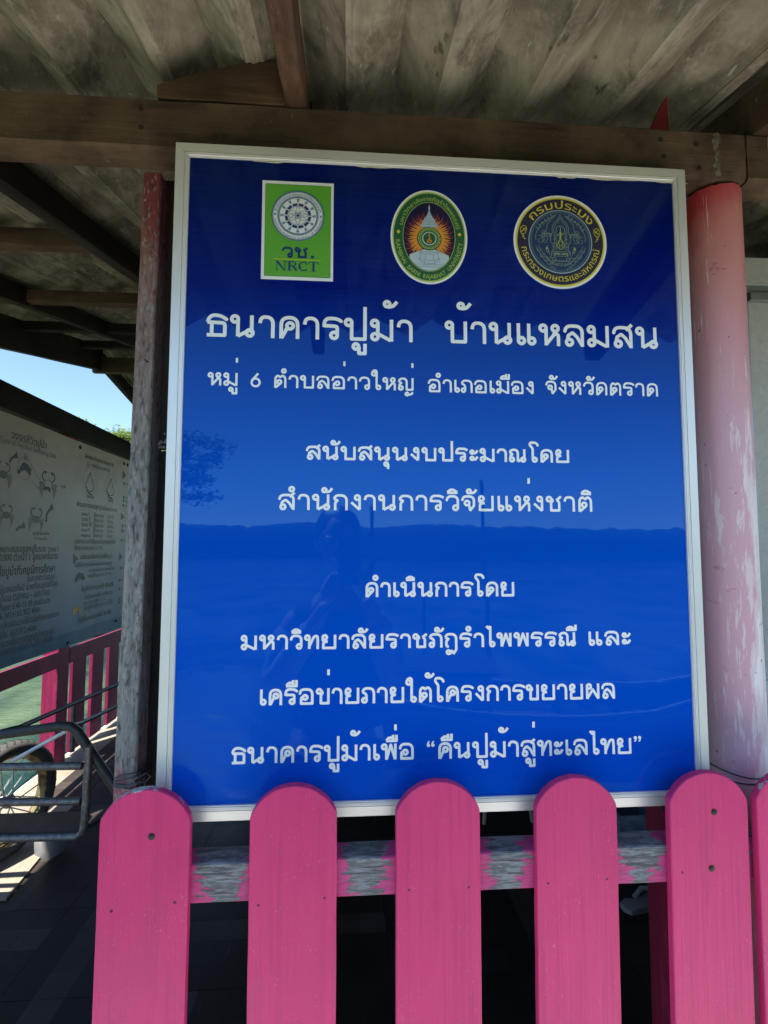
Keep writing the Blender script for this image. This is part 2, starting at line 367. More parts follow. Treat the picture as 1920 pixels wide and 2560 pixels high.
def panel_mat():
    g = NG('glossy_blue_print', 0.014, spec=0.5)
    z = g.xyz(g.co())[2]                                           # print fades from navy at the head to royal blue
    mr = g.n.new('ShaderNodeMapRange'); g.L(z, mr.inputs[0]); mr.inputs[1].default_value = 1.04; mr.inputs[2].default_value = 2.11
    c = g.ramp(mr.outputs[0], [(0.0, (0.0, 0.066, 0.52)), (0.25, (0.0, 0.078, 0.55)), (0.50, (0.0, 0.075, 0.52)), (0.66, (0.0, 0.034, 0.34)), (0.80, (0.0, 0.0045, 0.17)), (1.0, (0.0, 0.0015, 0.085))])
    gr = g.noise(g.co((2, 1, 220)), 1.5, 3, 0.5)
    c = g.mix(g.ramp(gr, [(0.3, 0), (0.8, 0.10)]), c, (0.02, 0.10, 0.7))
    du = g.ramp(g.noise(g.co(), 210, 2, 0.5), [(0.775, 0), (0.79, 0.5)]); c = g.mix(du, c, (0.08, 0.12, 0.3))
    g.color(c)
    g.b.inputs['IOR'].default_value = 1.52; g.b.inputs['Specular Tint'].default_value = (0.30, 0.72, 1.0, 1)
    wv = g.noise(g.co((1, 1, 1)), 3.0, 2, 0.4); w2 = g.noise(g.co((1, 1, 1)), 28, 2, 0.5)
    x = g.n.new('ShaderNodeBump'); x.inputs['Strength'].default_value = 0.5; x.inputs['Distance'].default_value = 0.0012
    g.L(g.math('ADD', wv, g.math('ADD', g.math('MULTIPLY', w2, 0.05), g.math('MULTIPLY', g.noise(g.co((1, 1, 2.5)), 90, 2, 0.5), 0.008))), x.inputs['Height']); g.L(x.outputs[0], g.b.inputs['Normal']); return g.m
PANEL = panel_mat()

def alu_mat():
    g = NG('satin_aluminium', 0.36, 0.45, 0.5)
    n = g.noise(g.co((1, 1, 1)), 6, 5, 0.6); f = g.noise(g.co((1, 1, 0.02)), 240, 3, 0.6)
    g.color(g.mix(g.ramp(n, [(0.3, 0), (0.8, 0.35)]), (0.84, 0.84, 0.82), (0.70, 0.69, 0.65)))
    g.rough(g.ramp(f, [(0.3, 0.30), (0.7, 0.42)])); g.bump(f, 0.06, 0.0008); return g.m
ALU = alu_mat()
def vinyl(name, c, rough=0.35):
    g = NG(name, rough, spec=0.5); g.color(c)
    g.b.inputs['Coat Weight'].default_value = 0.6; g.b.inputs['Coat Roughness'].default_value = 0.02; return g.m
V_WHITE = vinyl('white_vinyl', (0.86, 0.88, 0.88)); V_GREEN = vinyl('lime_print', (0.115, 0.42, 0.035)); V_NAVY = vinyl('navy_print', (0.006, 0.035, 0.17))
V_INK = vinyl('dark_ink', (0.01, 0.012, 0.05)); V_YEL = vinyl('yellow_print', (0.72, 0.62, 0.035)); V_DGREEN = vinyl('deep_green_print', (0.006, 0.10, 0.035))
V_LIME = vinyl('pale_lime_print', (0.42, 0.58, 0.12)); V_ORANGE = vinyl('orange_print', (0.78, 0.30, 0.03)); V_RED = vinyl('flame_red_print', (0.45, 0.06, 0.012))
V_STEEL = vinyl('grey_blue_print', (0.06, 0.14, 0.21)); V_MID = vinyl('seal_blue_print', (0.006, 0.032, 0.12)); V_SILVER = vinyl('pale_blue_print', (0.50, 0.62, 0.70)); V_SKY = vinyl('mid_blue_print', (0.12, 0.27, 0.47))

# ------------------------------------------------------------------ flat print: outlines -> union -> mesh
def cdt_union(quads):
    """union of small polygons in the plane (so nothing overlaps in one plane)"""
    vs, fs = [], []
    for q in quads:
        a = sum(q[i][0] * q[(i + 1) % len(q)][1] - q[(i + 1) % len(q)][0] * q[i][1] for i in range(len(q)))
        if abs(a) < 1e-12: continue
        k = len(vs); vs += [Vector(p) for p in (q if a > 0 else q[::-1])]; fs.append(tuple(range(k, k + len(q))))
    if not fs: return [], []
    r = delaunay_2d_cdt(vs, [], fs, 0, 1e-7)
    return [tuple(p) for p in r[0]], [tuple(f) for f, of in zip(r[2], r[5]) if of]
def cdt_winding(loops):
    vs, es = [], []
    for l in loops:
        k = len(vs); n = len(l); vs += [Vector(p) for p in l]; es += [(k + i, k + (i + 1) % n) for i in range(n)]
    if not vs: return [], []
    r = delaunay_2d_cdt(vs, es, [], 0, 1e-7)
    V = np.array([tuple(p) for p in r[0]]); F = [tuple(f) for f in r[2]]
    if not F: return [], []
    C = np.array([V[list(f)].mean(0) for f in F]); W = np.zeros(len(F))
    for l in loops:
        A = np.array(l); B = np.roll(A, -1, 0)
        for (ax, ay), (bx, by) in zip(A, B):
            m = ((ay <= C[:, 1]) & (by > C[:, 1])) | ((by <= C[:, 1]) & (ay > C[:, 1]))
            if not m.any(): continue
            xi = ax + (C[m, 1] - ay) * (bx - ax) / (by - ay)
            idx = np.where(m)[0][xi > C[m, 0]]; W[idx] += 1 if by > ay else -1
    return [tuple(p) for p in V], [f for f, w_ in zip(F, W) if abs(w_) > 0.5]
def fillet(pts):
    out = []
    P = [(p[0], p[1], p[2] if len(p) > 2 else 0) for p in pts]
    for i, (x, y, r_) in enumerate(P):
        if r_ and 0 < i < len(P) - 1:
            p = Vector((x, y)); a = Vector(P[i - 1][:2]) - p; b = Vector(P[i + 1][:2]) - p
            la, lb = min(r_, a.length * 0.98), min(r_, b.length * 0.98)
            a = p + a.normalized() * la; b = p + b.normalized() * lb
            for k in range(7):
                t = k / 6; q = a * (1 - t) ** 2 + p * 2 * t * (1 - t) + b * t * t; out.append((q.x, q.y))
        else: out.append((x, y))
    return out
def stroke_quads(pts, wd, joints=True):
    q = []; P = [Vector(p[:2]) for p in pts]; h = wd / 2
    for i in range(len(P) - 1):
        d = P[i + 1] - P[i]
        if d.length < 1e-9: continue
        n = Vector((-d.y, d.x)).normalized() * h
        q.append([tuple(P[i] + n), tuple(P[i] - n), tuple(P[i + 1] - n), tuple(P[i + 1] + n)])
    if joints:
        for i in range(1, len(P) - 1):
            a = P[i] - P[i - 1]; b = P[i + 1] - P[i]
            if a.length > 1e-9 and b.length > 1e-9 and abs(a.angle_signed(b)) > 0.05:
                q.append([(P[i].x + h * math.cos(t * math.pi / 5), P[i].y + h * math.sin(t * math.pi / 5)) for t in range(10)])
    return q
def ring_quads(cx, cy, r_, wd, n=18, ry=None):
    ry = ry or r_; q = []
    for t in range(n):
        a, b = 2 * math.pi * t / n, 2 * math.pi * (t + 1) / n
        o, i_ = wd / 2, -wd / 2
        q.append([(cx + (r_ + o) * math.cos(a), cy + (ry + o) * math.sin(a)), (cx + (r_ + i_) * math.cos(a), cy + (ry + i_) * math.sin(a)),
                  (cx + (r_ + i_) * math.cos(b), cy + (ry + i_) * math.sin(b)), (cx + (r_ + o) * math.cos(b), cy + (ry + o) * math.sin(b))])
    return q
def ellipse(cx, cy, rx, ry, n=48): return [(cx + rx * math.cos(2 * math.pi * t / n), cy + ry * math.sin(2 * math.pi * t / n)) for t in range(n)]

# looped Thai sign letters drawn stroke by stroke: x height 100, stroke 15; (advance, [strokes]); 'o' = ring
R_ = 13
def o_(x, y, r_=R_): return ('o', x, y, r_)
G = {
 'ก': (90, [[(14, 0), (14, 48, 8), (28, 60, 4), (7, 70)], [(7, 70), (18, 92, 16), (78, 92, 34), (78, 0)]]),
 'ข': (94, [o_(20, 79), [(33, 82), (44, 70, 8), (32, 56, 6), (32, 7), (80, 7), (80, 98)]]),
 'ช': (98, [o_(20, 79), [(33, 82), (44, 70, 8), (32, 56, 6), (32, 7), (80, 7), (80, 62, 8), (66, 72)], [(64, 72), (92, 96)]]),
 'ค': (98, [[(15, 0), (15, 92, 34), (84, 92, 34), (84, 0)], o_(52, 56), [(41, 48), (17, 2)]]),
 'ด': (98, [[(15, 0), (15, 92, 34), (84, 92, 34), (84, 0)], o_(43, 46), [(52, 36), (17, 2)]]),
 'ต': (98, [[(15, 0), (15, 78, 14), (32, 94, 10), (49, 80, 4), (66, 94, 10), (84, 78, 14), (84, 0)], o_(43, 44), [(52, 34), (17, 2)]]),
 'ง': (72, [o_(42, 79), [(55, 82), (55, 4)], [(55, 4), (8, 50)]]),
 'จ': (88, [[(8, 64), (12, 92, 22), (76, 92, 30), (76, 34), (52, 2)], o_(36, 50), [(46, 42), (54, 2)]]),
 'ญ': (118, [o_(22, 20), [(12, 28), (12, 46, 6), (26, 58, 4), (7, 70)], [(7, 70), (18, 92, 16), (64, 92, 28), (64, 7), (106, 7), (106, 97)], o_(66, -26, 10), [(77, -30), (96, -30, 10), (108, -12)]]),
 'ณ': (124, [o_(22, 20), [(12, 28), (12, 46, 6), (26, 58, 4), (7, 70)], [(7, 70), (18, 92, 16), (62, 92, 28), (62, 4)], [(62, 5), (104, 34)], [(106, 97), (106, 20)], o_(98, 20)]),
 'ฏ': (92, [[(14, 8), (14, 46, 6), (28, 58, 4), (7, 70)], [(7, 70), (18, 92, 16), (78, 92, 34), (78, -14), (62, -40), (50, -24), (36, -44)], [(14, 7), (30, 7)], o_(28, -32, 11)]),
 'ท': (98, [o_(20, 79), [(33, 84), (33, 2)], [(34, 22), (62, 86, 12), (84, 92, 14), (86, 60), (86, 0)]]),
 'ธ': (94, [[(88, 74), (66, 93, 26), (16, 93, 26), (9, 62)], [(8, 62), (80, 60, 12), (80, 7), (6, 7)], [(26, 60), (26, 7)]]),
 'น': (108, [o_(20, 79), [(33, 84), (33, 4)], [(33, 5), (88, 36)], [(90, 97), (90, 20)], o_(82, 20)]),
 'บ': (104, [o_(20, 79), [(33, 84), (33, 7), (90, 7), (90, 97)]]),
 'ป': (104, [o_(20, 79), [(33, 84), (33, 7), (90, 7), (90, 150)]]),
 'ผ': (106, [o_(28, 79), [(15, 84), (15, 2)], [(15, 3), (54, 60), (92, 3)], [(92, 97), (92, 2)]]),
 'พ': (106, [o_(20, 79), [(33, 84), (35, 2)], [(35, 3), (62, 90), (90, 3)], [(92, 97), (91, 2)]]),
 'ม': (106, [o_(20, 79), [(33, 84), (33, 20)], o_(21, 20), [(32, 34), (88, 4)], [(92, 97), (92, 0)]]),
 'ย': (104, [o_(25, 79), [(12, 74), (12, 56, 8), (34, 50), (44, 50)], [(34, 50), (16, 42, 8), (16, 7), (90, 7), (90, 97)]]),
 'ร': (86, [[(82, 82), (66, 94, 18), (12, 94, 22), (8, 62), (64, 60, 10), (64, 20)], o_(51, 20)]),
 'ล': (100, [[(8, 66), (12, 92, 24), (86, 92, 32), (86, 0)], o_(28, 19), [(20, 30), (22, 48, 6), (42, 62, 4), (62, 44), (86, 4)]]),
 'ส': (100, [[(8, 66), (12, 92, 24), (86, 92, 32), (86, 0)], o_(28, 19), [(20, 30), (22, 48, 6), (42, 62, 4), (62, 44), (86, 4)], [(64, 80), (92, 106)]]),
 'ว': (84, [[(8, 66), (12, 92, 24), (72, 92, 30), (72, 20)], o_(59, 20)]),
 'ห': (102, [o_(20, 79), [(33, 84), (33, 2)], [(34, 8), (80, 64)], o_(74, 79), [(62, 58), (88, 50, 6), (88, 0)]]),
 'อ': (104, [[(8, 64), (12, 92, 24), (88, 92, 34), (88, 7), (17, 7), (17, 42, 6), (32, 50)], o_(42, 44)]),
 'ภ': (94, [o_(20, 20), [(33, 20), (33, 50, 6), (26, 60, 4), (7, 70)], [(7, 70), (18, 92, 16), (82, 92, 34), (82, 0)]]),
 'า': (76, [[(8, 64), (12, 92, 20), (62, 92, 30), (62, 0)]]),
 'เ': (52, [[(15, 97), (15, 20)], o_(28, 20)]),
 'แ': (98, [[(15, 97), (15, 20)], o_(28, 20), [(61, 97), (61, 20)], o_(74, 20)]),
 'โ': (70, [[(30, 20), (30, 104, 8), (10, 128, 6), (14, 148, 10), (58, 146, 20), (66, 122)], o_(43, 20)]),
 'ไ': (66, [[(30, 20), (30, 146)], [(30, 146), (20, 128, 4), (4, 146)], o_(43, 20)]),
 'ใ': (72, [o_(16, 124), [(4, 130), (12, 150, 14), (36, 150, 14), (36, 20)], o_(49, 20)]),
 'ะ': (66, [o_(20, 70, 10), [(28, 61), (46, 62, 12), (56, 84)], o_(20, 24, 10), [(28, 15), (46, 16, 12), (56, 38)]]),
 'ั': (0, [o_(-38, 124, 11), [(-30, 113), (-10, 114, 12), (2, 136)]]),
 'ิ': (0, [[(-66, 116), (-46, 142, 24), (-14, 118)], [(-68, 114), (-12, 114)]]),
 'ี': (0, [[(-66, 116), (-46, 142, 24), (-14, 118)], [(-68, 114), (-8, 114), (-8, 150)]]),
 'ื': (0, [[(-68, 116), (-50, 140, 22), (-20, 124)], [(-70, 114), (-8, 114), (-8, 150)], [(-28, 122), (-28, 150)]]),
 'ึ': (0, [[(-66, 116), (-46, 142, 24), (-14, 118)], [(-68, 114), (-12, 114)]]),
 'ุ': (0, [o_(-30, -26, 11), [(-18, -26), (-18, -62)]]),
 'ู': (0, [o_(-50, -26, 11), [(-38, -26), (-38, -56), (-14, -56), (-14, -13)]]),
 'ํ': (0, [o_(-24, 128, 12)]),
 '่': (0, [[(-14, 176), (-14, 212)]]),
 '้': (0, [o_(-32, 166, 11), [(-30, 153), (-8, 156, 12), (8, 178)]]),
 ' ': (46, []),
 '6': (80, [('o', 40, 32, 25), [(54, 100), (19, 48)]]),
 '“': (66, [('d', 16, 84, 11), [(10, 84), (12, 98, 6), (22, 108)], ('d', 44, 84, 11), [(38, 84), (40, 98, 6), (50, 108)]]),
 '”': (60, [('d', 14, 98, 11), [(20, 98), (18, 84, 6), (8, 74)], ('d', 42, 98, 11), [(48, 98), (46, 84, 6), (36, 74)]]),
}
def thai_quads(text, wd=15.0, sx=1.0, sz=1.0):
    quads = []; x = 0.0; text = text.replace('ำ', 'ํา')
    for ch in text:
        adv, st = G[ch]
        gx = 0.93 if adv else 1.0; gd = 0.0 if adv else -6.0
        for s_ in st:
            if s_[0] == 'o': qs = ring_quads((s_[1] * gx + gd) * sx, s_[2] * sz, s_[3] * (sx + sz) / 2, wd, 18)
            elif s_[0] == 'd': qs = [ellipse(s_[1] * gx * sx, s_[2] * sz, s_[3] * sz, s_[3] * sz, 14)]
            else: qs = stroke_quads([((p[0] * gx + gd) * sx, p[1] * sz) for p in fillet(s_)], wd if ch not in '“”' else wd * .55)
            quads.append([[(px + x * sx, py) for px, py in q] for q in qs])
        x += adv
    return quads, x * sx
def flat_mesh(name, V, F, m, parent, fn, flip=False):
    me = bpy.data.meshes.new(name); me.from_pydata([fn(*p) for p in V], [], [tuple(reversed(f)) if flip else f for f in F]); me.update()
    o = link(name, me, m, parent)
    return o
def font_union(text, size=1.0, bold=0.0, shear=0.0):
    c = bpy.data.curves.new('print', 'FONT'); c.body = text; c.size = 1.0; c.resolution_u = 2; c.fill_mode = 'NONE'; c.offset = bold; c.shear = shear
    o = bpy.data.objects.new('print', c); COL.objects.link(o); bpy.context.view_layer.update()
    me = bpy.data.meshes.new_from_object(o.evaluated_get(bpy.context.evaluated_depsgraph_get()))
    V = [(v.co.x * size, v.co.y * size) for v in me.vertices]; nx = {}
    for e in me.edges: nx.setdefault(e.vertices[0], []).append(e.vertices[1])
    seen = set(); loops = []
    for s_ in range(len(V)):
        if s_ in seen: continue
        l = [s_]; seen.add(s_); k = s_
        while True:
            k2 = [q for q in nx.get(k, []) if q not in seen]
            if not k2: break
            k = k2[0]; seen.add(k); l.append(k)
        if len(l) > 2: loops.append([V[i] for i in l])
    bpy.data.objects.remove(o); bpy.data.curves.remove(c); bpy.data.meshes.remove(me)
    # group glyph by glyph (x ranges that overlap) to keep each triangulation small
    loops.sort(key=lambda l: min(p[0] for p in l)); groups = []
    for l in loops:
        a, b = min(p[0] for p in l), max(p[0] for p in l)
        if groups and a < groups[-1][1] + 1e-5: groups[-1][0].append(l); groups[-1][1] = max(groups[-1][1], b)
        else: groups.append([[l], b])
    AV, AF = [], []
    for ls, _ in groups:
        v, f = cdt_winding(ls); k = len(AV); AV += v; AF += [tuple(i + k for i in t) for t in f]
    return AV, AF
def fit(V, x0, x1, y0=None, h=None, hfrom=None):
    """scale print V to run from x0 to x1; the height follows unless h gives it"""
    xs = [p[0] for p in V]; a, b = min(xs), max(xs); s_ = (x1 - x0) / (b - a)
    sy = (h / (hfrom if hfrom else 0.72)) if h else s_
    return [((p[0] - a) * s_ + x0, p[1] * sy + (y0 or 0)) for p in V]
def arc_map(V, cx, cy, rx, ry, a0, a1, inside=False):
    """bend a line of print (x from 0 to 1) round an ellipse from angle a0 to a1; letters stand outward, or inward"""
    out = []
    for x, y in V:
        a = math.radians(a0 + (a1 - a0) * x); k = -y if inside else y
        out.append((cx + (rx + k) * math.cos(a), cy + (ry + k) * math.sin(a)))
    return out
def arc_text(text, cx, cy, rx, ry, a0, a1, h, bold=0.0, inside=False, xh=0.5):
    V, F = font_union(text, 1.0, bold); xs = [p[0] for p in V]; a, b = min(xs), max(xs); s_ = h / xh
    return arc_map([((p[0] - a) / (b - a), p[1] * s_) for p in V], cx, cy, rx, ry, a0, a1, inside), F

#%%SETTING
# ------------------------------------------------------------------ setting: floor, path, water, shore
SL = 0.239
def def_z(y): return 2.237 + SL * (y - 0.03)                 # underside of the rafters
ROFF = 0.078                                                    # roof sheets lie this far above it

fl = empty('floor', (0, 0, 0)); fl['kind'] = 'structure'
mb = MB(); mb.box(-1.68, 4.2, 0.02, 6.6, -0.12, -0.004); mb.build('floor_slab', CONC, fl)
TS = 0.42
tm = MB(); tm.box(0.0008, TS - 0.0008, 0.0008, TS - 0.0008, -0.0035, 0.0); tme = tm.mesh('floor_tile'); tme.materials.append(FLOOR); tme2 = tm.mesh('floor_tile'); tme2.materials.append(SUNLITFLOOR)
for i in range(-4, 8):
    for j in range(0, 15):
        x = 0.024 + i * TS
        if x < -1.68 + 0.02 - TS * 0.3: continue
        pale = x < -1.3 and 1.7 < 0.12 + j * TS < 2.2  # pale where the sun patch lies, its brightness set in the colour
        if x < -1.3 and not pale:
            for a_, b_, mm in ((-1.66, -1.47, SUNLITFLOOR), (-1.468, -1.240, FLOOR)): MB().box(a_, b_, 0.12 + j * TS + .0008, 0.12 + (j + 1) * TS - .0008, -.0035, .0003).build('floor_tile', mm, fl)  # pale strip paints the sun streak, dark strip the shade beside it
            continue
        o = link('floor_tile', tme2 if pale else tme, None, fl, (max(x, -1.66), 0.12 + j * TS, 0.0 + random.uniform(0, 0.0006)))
        if random.random() < 0.5: o.rotation_euler = (0, 0, math.pi / 2); o.location.x += TS
mb = MB(); mb.box(-0.9, 3.4, -2.2, -0.06, -0.45, -0.32); w_ = mb.build('walkway', CONC); w_['kind'] = 'structure'
mb = MB()
N = 40; R0 = 260.0
vs = [(0, 0, -1.05)] + [(R0 * math.cos(2 * math.pi * t / N), R0 * math.sin(2 * math.pi * t / N), -1.05) for t in range(N)]
mb.add(vs, [(0, 1 + t, 1 + (t + 1) % N) for t in range(N)]); w_ = mb.build('water', WATER); w_['kind'] = 'structure'

def hills():
    g = NG('far_mangrove', 0.95, spec=0.1); n = g.noise(g.world(), 0.9, 6, 0.7)
    g.color(g.mix(g.ramp(n, [(0.35, 0), (0.65, 1)]), (0.010, 0.026, 0.012), (0.045, 0.075, 0.03))); g.bump(n, 0.8, 0.5)
    mb = MB(); n_ = 420; vs = []; fs = []
    for t in range(n_ + 1):
        a = 2 * math.pi * t / n_; r_ = 95 + 14 * noise.noise(Vector((math.cos(a) * 2, math.sin(a) * 2, 0)))
        h = 5.4 + 2.2 * noise.noise(Vector((math.cos(a) * 5, math.sin(a) * 5, 3))) + 0.7 * noise.noise(Vector((t * 0.7, 1, 3)))
        if math.cos(a - math.pi / 2) > 0.3: h *= 0.8
        for r2, z in ((r_, -1.2), (r_ + 0.6, h * 0.45), (r_ + 2.5, h * 0.85), (r_ + 6, h), (r_ + 22, h * 0.7)):
            vs.append((r2 * math.cos(a), r2 * math.sin(a), z))
    for t in range(n_):
        for k in range(4): fs.append((t * 5 + k, (t + 1) * 5 + k, (t + 1) * 5 + k + 1, t * 5 + k + 1))
    mb.add(vs, fs); o = mb.build('hills', g.m, smooth=True); o['kind'] = 'structure'
hills()
def bank():
    mb = MB(); n_ = 90; vs = []; fs = []; A = Vector((-26, 5, 0)); B = Vector((-3.5, 26, 0)); d = (B - A).normalized(); nrm = Vector((-d.y, d.x, 0))
    for t in range(n_ + 1):
        c = A + (B - A) * (t / n_)
        for k, (o_f, z) in enumerate(((0, -1.2), (.1, -.6), (.5, .3), (1.2, 1.1), (2.4, 1.7), (4.5, 1.6), (7, -1.2))):
            q = c + nrm * (o_f + .8 * noise.noise(Vector((t * .35, k * .6, 1)))); vs.append((q.x, q.y, z + (.7 * noise.noise(Vector((t * .4, k * .8, 7))) + .25 * noise.noise(Vector((t * 1.3, k * 2, 3))) if 0 < k < 6 else 0)))
    for t in range(n_):
        for k in range(6): a = t * 7 + k; fs.append((a, a + 7, a + 8, a + 1))
    o = mb.add(vs, fs).build('mangrove_bank', bpy.data.materials['far_mangrove'], smooth=True); o['kind'] = 'structure'
bank()

# ------------------------------------------------------------------ roof
RIDGE_Y = 3.45
roof = empty('shelter_roof', (0.4, 1.2, 2.5), 'low timber roof of grey corrugated fibre cement sheets over the signboard', 'roof')
RP = Vector((0.4, 1.2, 2.5))
def L_(p): return tuple(Vector(p) - RP)
PITCH = 0.1765
def sheet_mesh(wd, ln, seg=4, seed=0):
    n = int(round(wd / PITCH * 30)); vs = []; fs = []
    def prof(x):
        t = (x / PITCH - 0.04) % 1.0; c = -math.cos(2 * math.pi * t); tri = 1 - 4 * abs(t - 0.5) if False else (4 * min(t, 1 - t) - 1)
        return 0.027 * (0.75 * tri + 0.25 * c) - 0.0055 * math.exp(-((t - 0.09) / 0.018) ** 2) - 0.0055 * math.exp(-((t - 0.93) / 0.018) ** 2) + 0.005 * math.exp(-((t - 0.5) / 0.04) ** 2) + 0.002 * noise.noise(Vector((x * 9, seed, 0)))
    for s_ in (0, 0.006):
        for i in range(n + 1):
            x = wd * i / n
            for j in range(seg + 1): vs.append((x, ln * j / seg, prof(x) + s_ + 0.0015 * noise.noise(Vector((x * 6, j * 1.7, seed)))))
    q = (n + 1) * (seg + 1)
    for i in range(n):
        for j in range(seg):
            a = i * (seg + 1) + j; b = a + seg + 1
            fs.append((a, a + 1, b + 1, b)); fs.append((a + q, b + q, b + q + 1, a + q + 1))
    for i in range(n):
        for j in (0, seg):
            a = i * (seg + 1) + j; b = a + seg + 1; fs.append((a, b, b + q, a + q) if j == 0 else (a, a + q, b + q, b))
    for j in range(seg):
        for i in (0, n):
            a = i * (seg + 1) + j; fs.append((a, a + q, a + 1 + q, a + 1) if i == 0 else (a, a + 1, a + 1 + q, a + q))
    me = bpy.data.meshes.new('roof_sheet'); me.from_pydata(vs, [], fs); me.materials.append(ROOF)
    me.polygons.foreach_set('use_smooth', [True] * len(me.polygons)); me.set_sharp_from_angle(angle=math.radians(50)); return me
PW = PITCH * 3
ang = math.atan(SL)
sms = [sheet_mesh(PW + 0.055, 1.22, 4, k) for k in range(3)]
x0s = -0.060
for i in range(-4, 5):
    for j in range(4):
        xa = x0s + i * PW
        if i == -4: xa = -1.93
        y = -0.745 + j * 1.07
        z = def_z(y) + ROFF + 0.0 + j * 0.007 + (i % 2) * 0.005
        zz = z + 0.026
        o = link('roof_sheet', sms[(i + j) % 3], None, roof, L_((xa, y, zz + random.uniform(0, 0.003))), (ang, random.uniform(-0.004, 0.004), random.uniform(-0.004, 0.004)))
zr = def_z(RIDGE_Y) + ROFF
a2 = math.atan(0.20)
for i in range(-4, 5):                                           # the far slope, falling away behind the ridge
    for j in range(3):
        xa = x0s + i * PW if i > -4 else -1.93
        y = RIDGE_Y + 0.02 + j * 1.1
        o = link('roof_sheet', sms[(i + j + 1) % 3], None, roof, L_((xa, y, zr + 0.02 - 0.20 * j * 1.1 + (i % 2) * 0.005 - j * 0.004)), (-a2, 0, 0))
def rafter(x0, x1, y0, y1, m, wd=0.042, dp=ROFF - 0.004, off=0.0, name='rafter', seed=0):
    a = Vector((x0, y0, def_z(y0) + dp - off)); b = Vector((x1, y1, def_z(y1) + dp - off))
    return worn_bar(name, m, roof, L_(a), L_(b), wd, dp, 24, 0.0016, 0.003, seed)
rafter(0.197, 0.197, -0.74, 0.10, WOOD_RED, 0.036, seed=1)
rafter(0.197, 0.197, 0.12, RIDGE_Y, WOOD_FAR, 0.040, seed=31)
o = worn_bar('rafter', WOOD_BEAM, roof, L_((1.083, -0.74, def_z(-0.74) + 0.09)), L_((1.083, 0.20, def_z(0.20) + 0.09)), 0.05, 0.09, 20, 0.002, 0.003, 2)
rafter(1.083, 1.083, 0.22, RIDGE_Y, WOOD_FAR, 0.05, seed=32)
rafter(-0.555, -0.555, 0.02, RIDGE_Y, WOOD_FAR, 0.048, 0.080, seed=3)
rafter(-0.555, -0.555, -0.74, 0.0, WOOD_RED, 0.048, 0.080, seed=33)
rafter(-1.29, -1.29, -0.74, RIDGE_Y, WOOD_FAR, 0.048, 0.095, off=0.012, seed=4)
rafter(-1.815, -1.815, -0.74, RIDGE_Y + 0.02, WOOD_FAR, 0.055, 0.20, off=0.128, name='edge_rafter', seed=5)
for k, x in enumerate((1.9, 2.6)): rafter(x, x, -0.74, RIDGE_Y, WOOD_FAR, 0.05, seed=40 + k)
for k, y in enumerate((0.86, 1.66, 2.44, 3.15)):
    for a, b in ((-1.79, -1.316), (-1.264, -0.58), (-0.53, 0.175), (0.22, 1.055), (1.11, 2.5)):
        if k == 0 and a == -0.53: continue
        z = def_z(y)
        worn_bar('purlin', WOOD_PURLIN if k < 1 else WOOD_FAR if k != 1 else WOOD_PURLIN, roof, L_((a, y, z + 0.062)), L_((b, y, z + 0.062)), 0.045, 0.058, 10, 0.0015, 0.003, k + 60)
worn_bar('ridge_beam', WOOD_PURLIN, roof, L_((-1.86, RIDGE_Y + 0.03, def_z(RIDGE_Y) - 0.02)), L_((2.7, RIDGE_Y + 0.03, def_z(RIDGE_Y) - 0.02)), 0.05, 0.13, 20, 0.002, 0.004, 9)
for x in (-1.815, -1.29, -0.555, 0.6, 1.6):
    a = Vector((x, RIDGE_Y + 0.06, zr - 0.03 + (-0.02 if x < -1.8 else 0))); b = Vector((x, RIDGE_Y + 3.1, zr - 0.03 - 0.2 * 3.04))
    worn_bar('rafter', WOOD_FAR, roof, L_(a), L_(b), 0.05, 0.11, 12, 0.002, 0.003, 12)
# wedge block on the beam beside the rafter
mb = MB(); prof = [(-0.046, 2.239), (-0.047, 2.262), (0.012, 2.286), (0.122, 2.320), (0.178, 2.319), (0.178, 2.239)]
n = len(prof); mb.add([L_((x, y, z)) for y in (0.03, 0.062) for x, z in prof], [tuple(range(n)), tuple(range(2 * n - 1, n - 1, -1))] + [(i + n, (i + 1) % n + n, (i + 1) % n, i) for i in range(n)])
mb.build('wedge_block', timber('wedge_timber', (0.075, 0.038, 0.02), (0.20, 0.125, 0.075), 'x', 1.0), roof, bevel=0.0015)
# small red painted cleat between the beam and the sheets
mb = MB(); prof = [(0.885, 2.239), (0.905, 2.30), (0.940, 2.372), (0.944, 2.239)]
n = 4; mb.add([L_((x, y, z)) for y in (0.10, 0.118) for x, z in prof], [(0, 1, 2, 3), (7, 6, 5, 4)] + [(i + n, (i + 1) % n + n, (i + 1) % n, i) for i in range(n)])
mb.build('cleat', flat('red_cleat_paint', (0.32, 0.022, 0.035), 0.6), roof)

# ------------------------------------------------------------------ cross beam above the sign
bt = empty('crossbeam', (0.4, 0.06, 2.12), 'long dark brown timber beam with pale drip marks, running above the blue signboard', 'beam')
o = worn_bar('beam_timber', WOOD_BEAM, bt, (-2.2, -0.003, 0.118), (0.642, -0.003, 0.118), 0.056, 0.096, 40, 0.0022, 0.006, 21)
o['label'] = 'longer brown length reaching past the left post'
o = worn_bar('beam_timber', WOOD_BEAM, bt, (0.646, -0.003, 0.117), (2.6, -0.003, 0.117), 0.056, 0.096, 24, 0.0022, 0.006, 22)
o['label'] = 'second length beginning at the dark crack beside the pink column'
mb = MB()
for x, z in ((-0.472, 0.095), (-0.470, 0.060), (0.475, 0.093), (0.48, 0.060), (0.545, 0.088), (0.548, 0.040)):
    mb.lathe([(0.0045, 0), (0.0045, 0.0012)], 8, (x, z, 0))
me = mb.mesh('nail_head'); 
for v in me.vertices: v.co = (v.co.x, -0.0318 - v.co.z, v.co.y)
o = link('nail_heads', me, flat('rusty_iron', (0.02, 0.012, 0.009), 0.7), bt); o['kind'] = 'stuff'
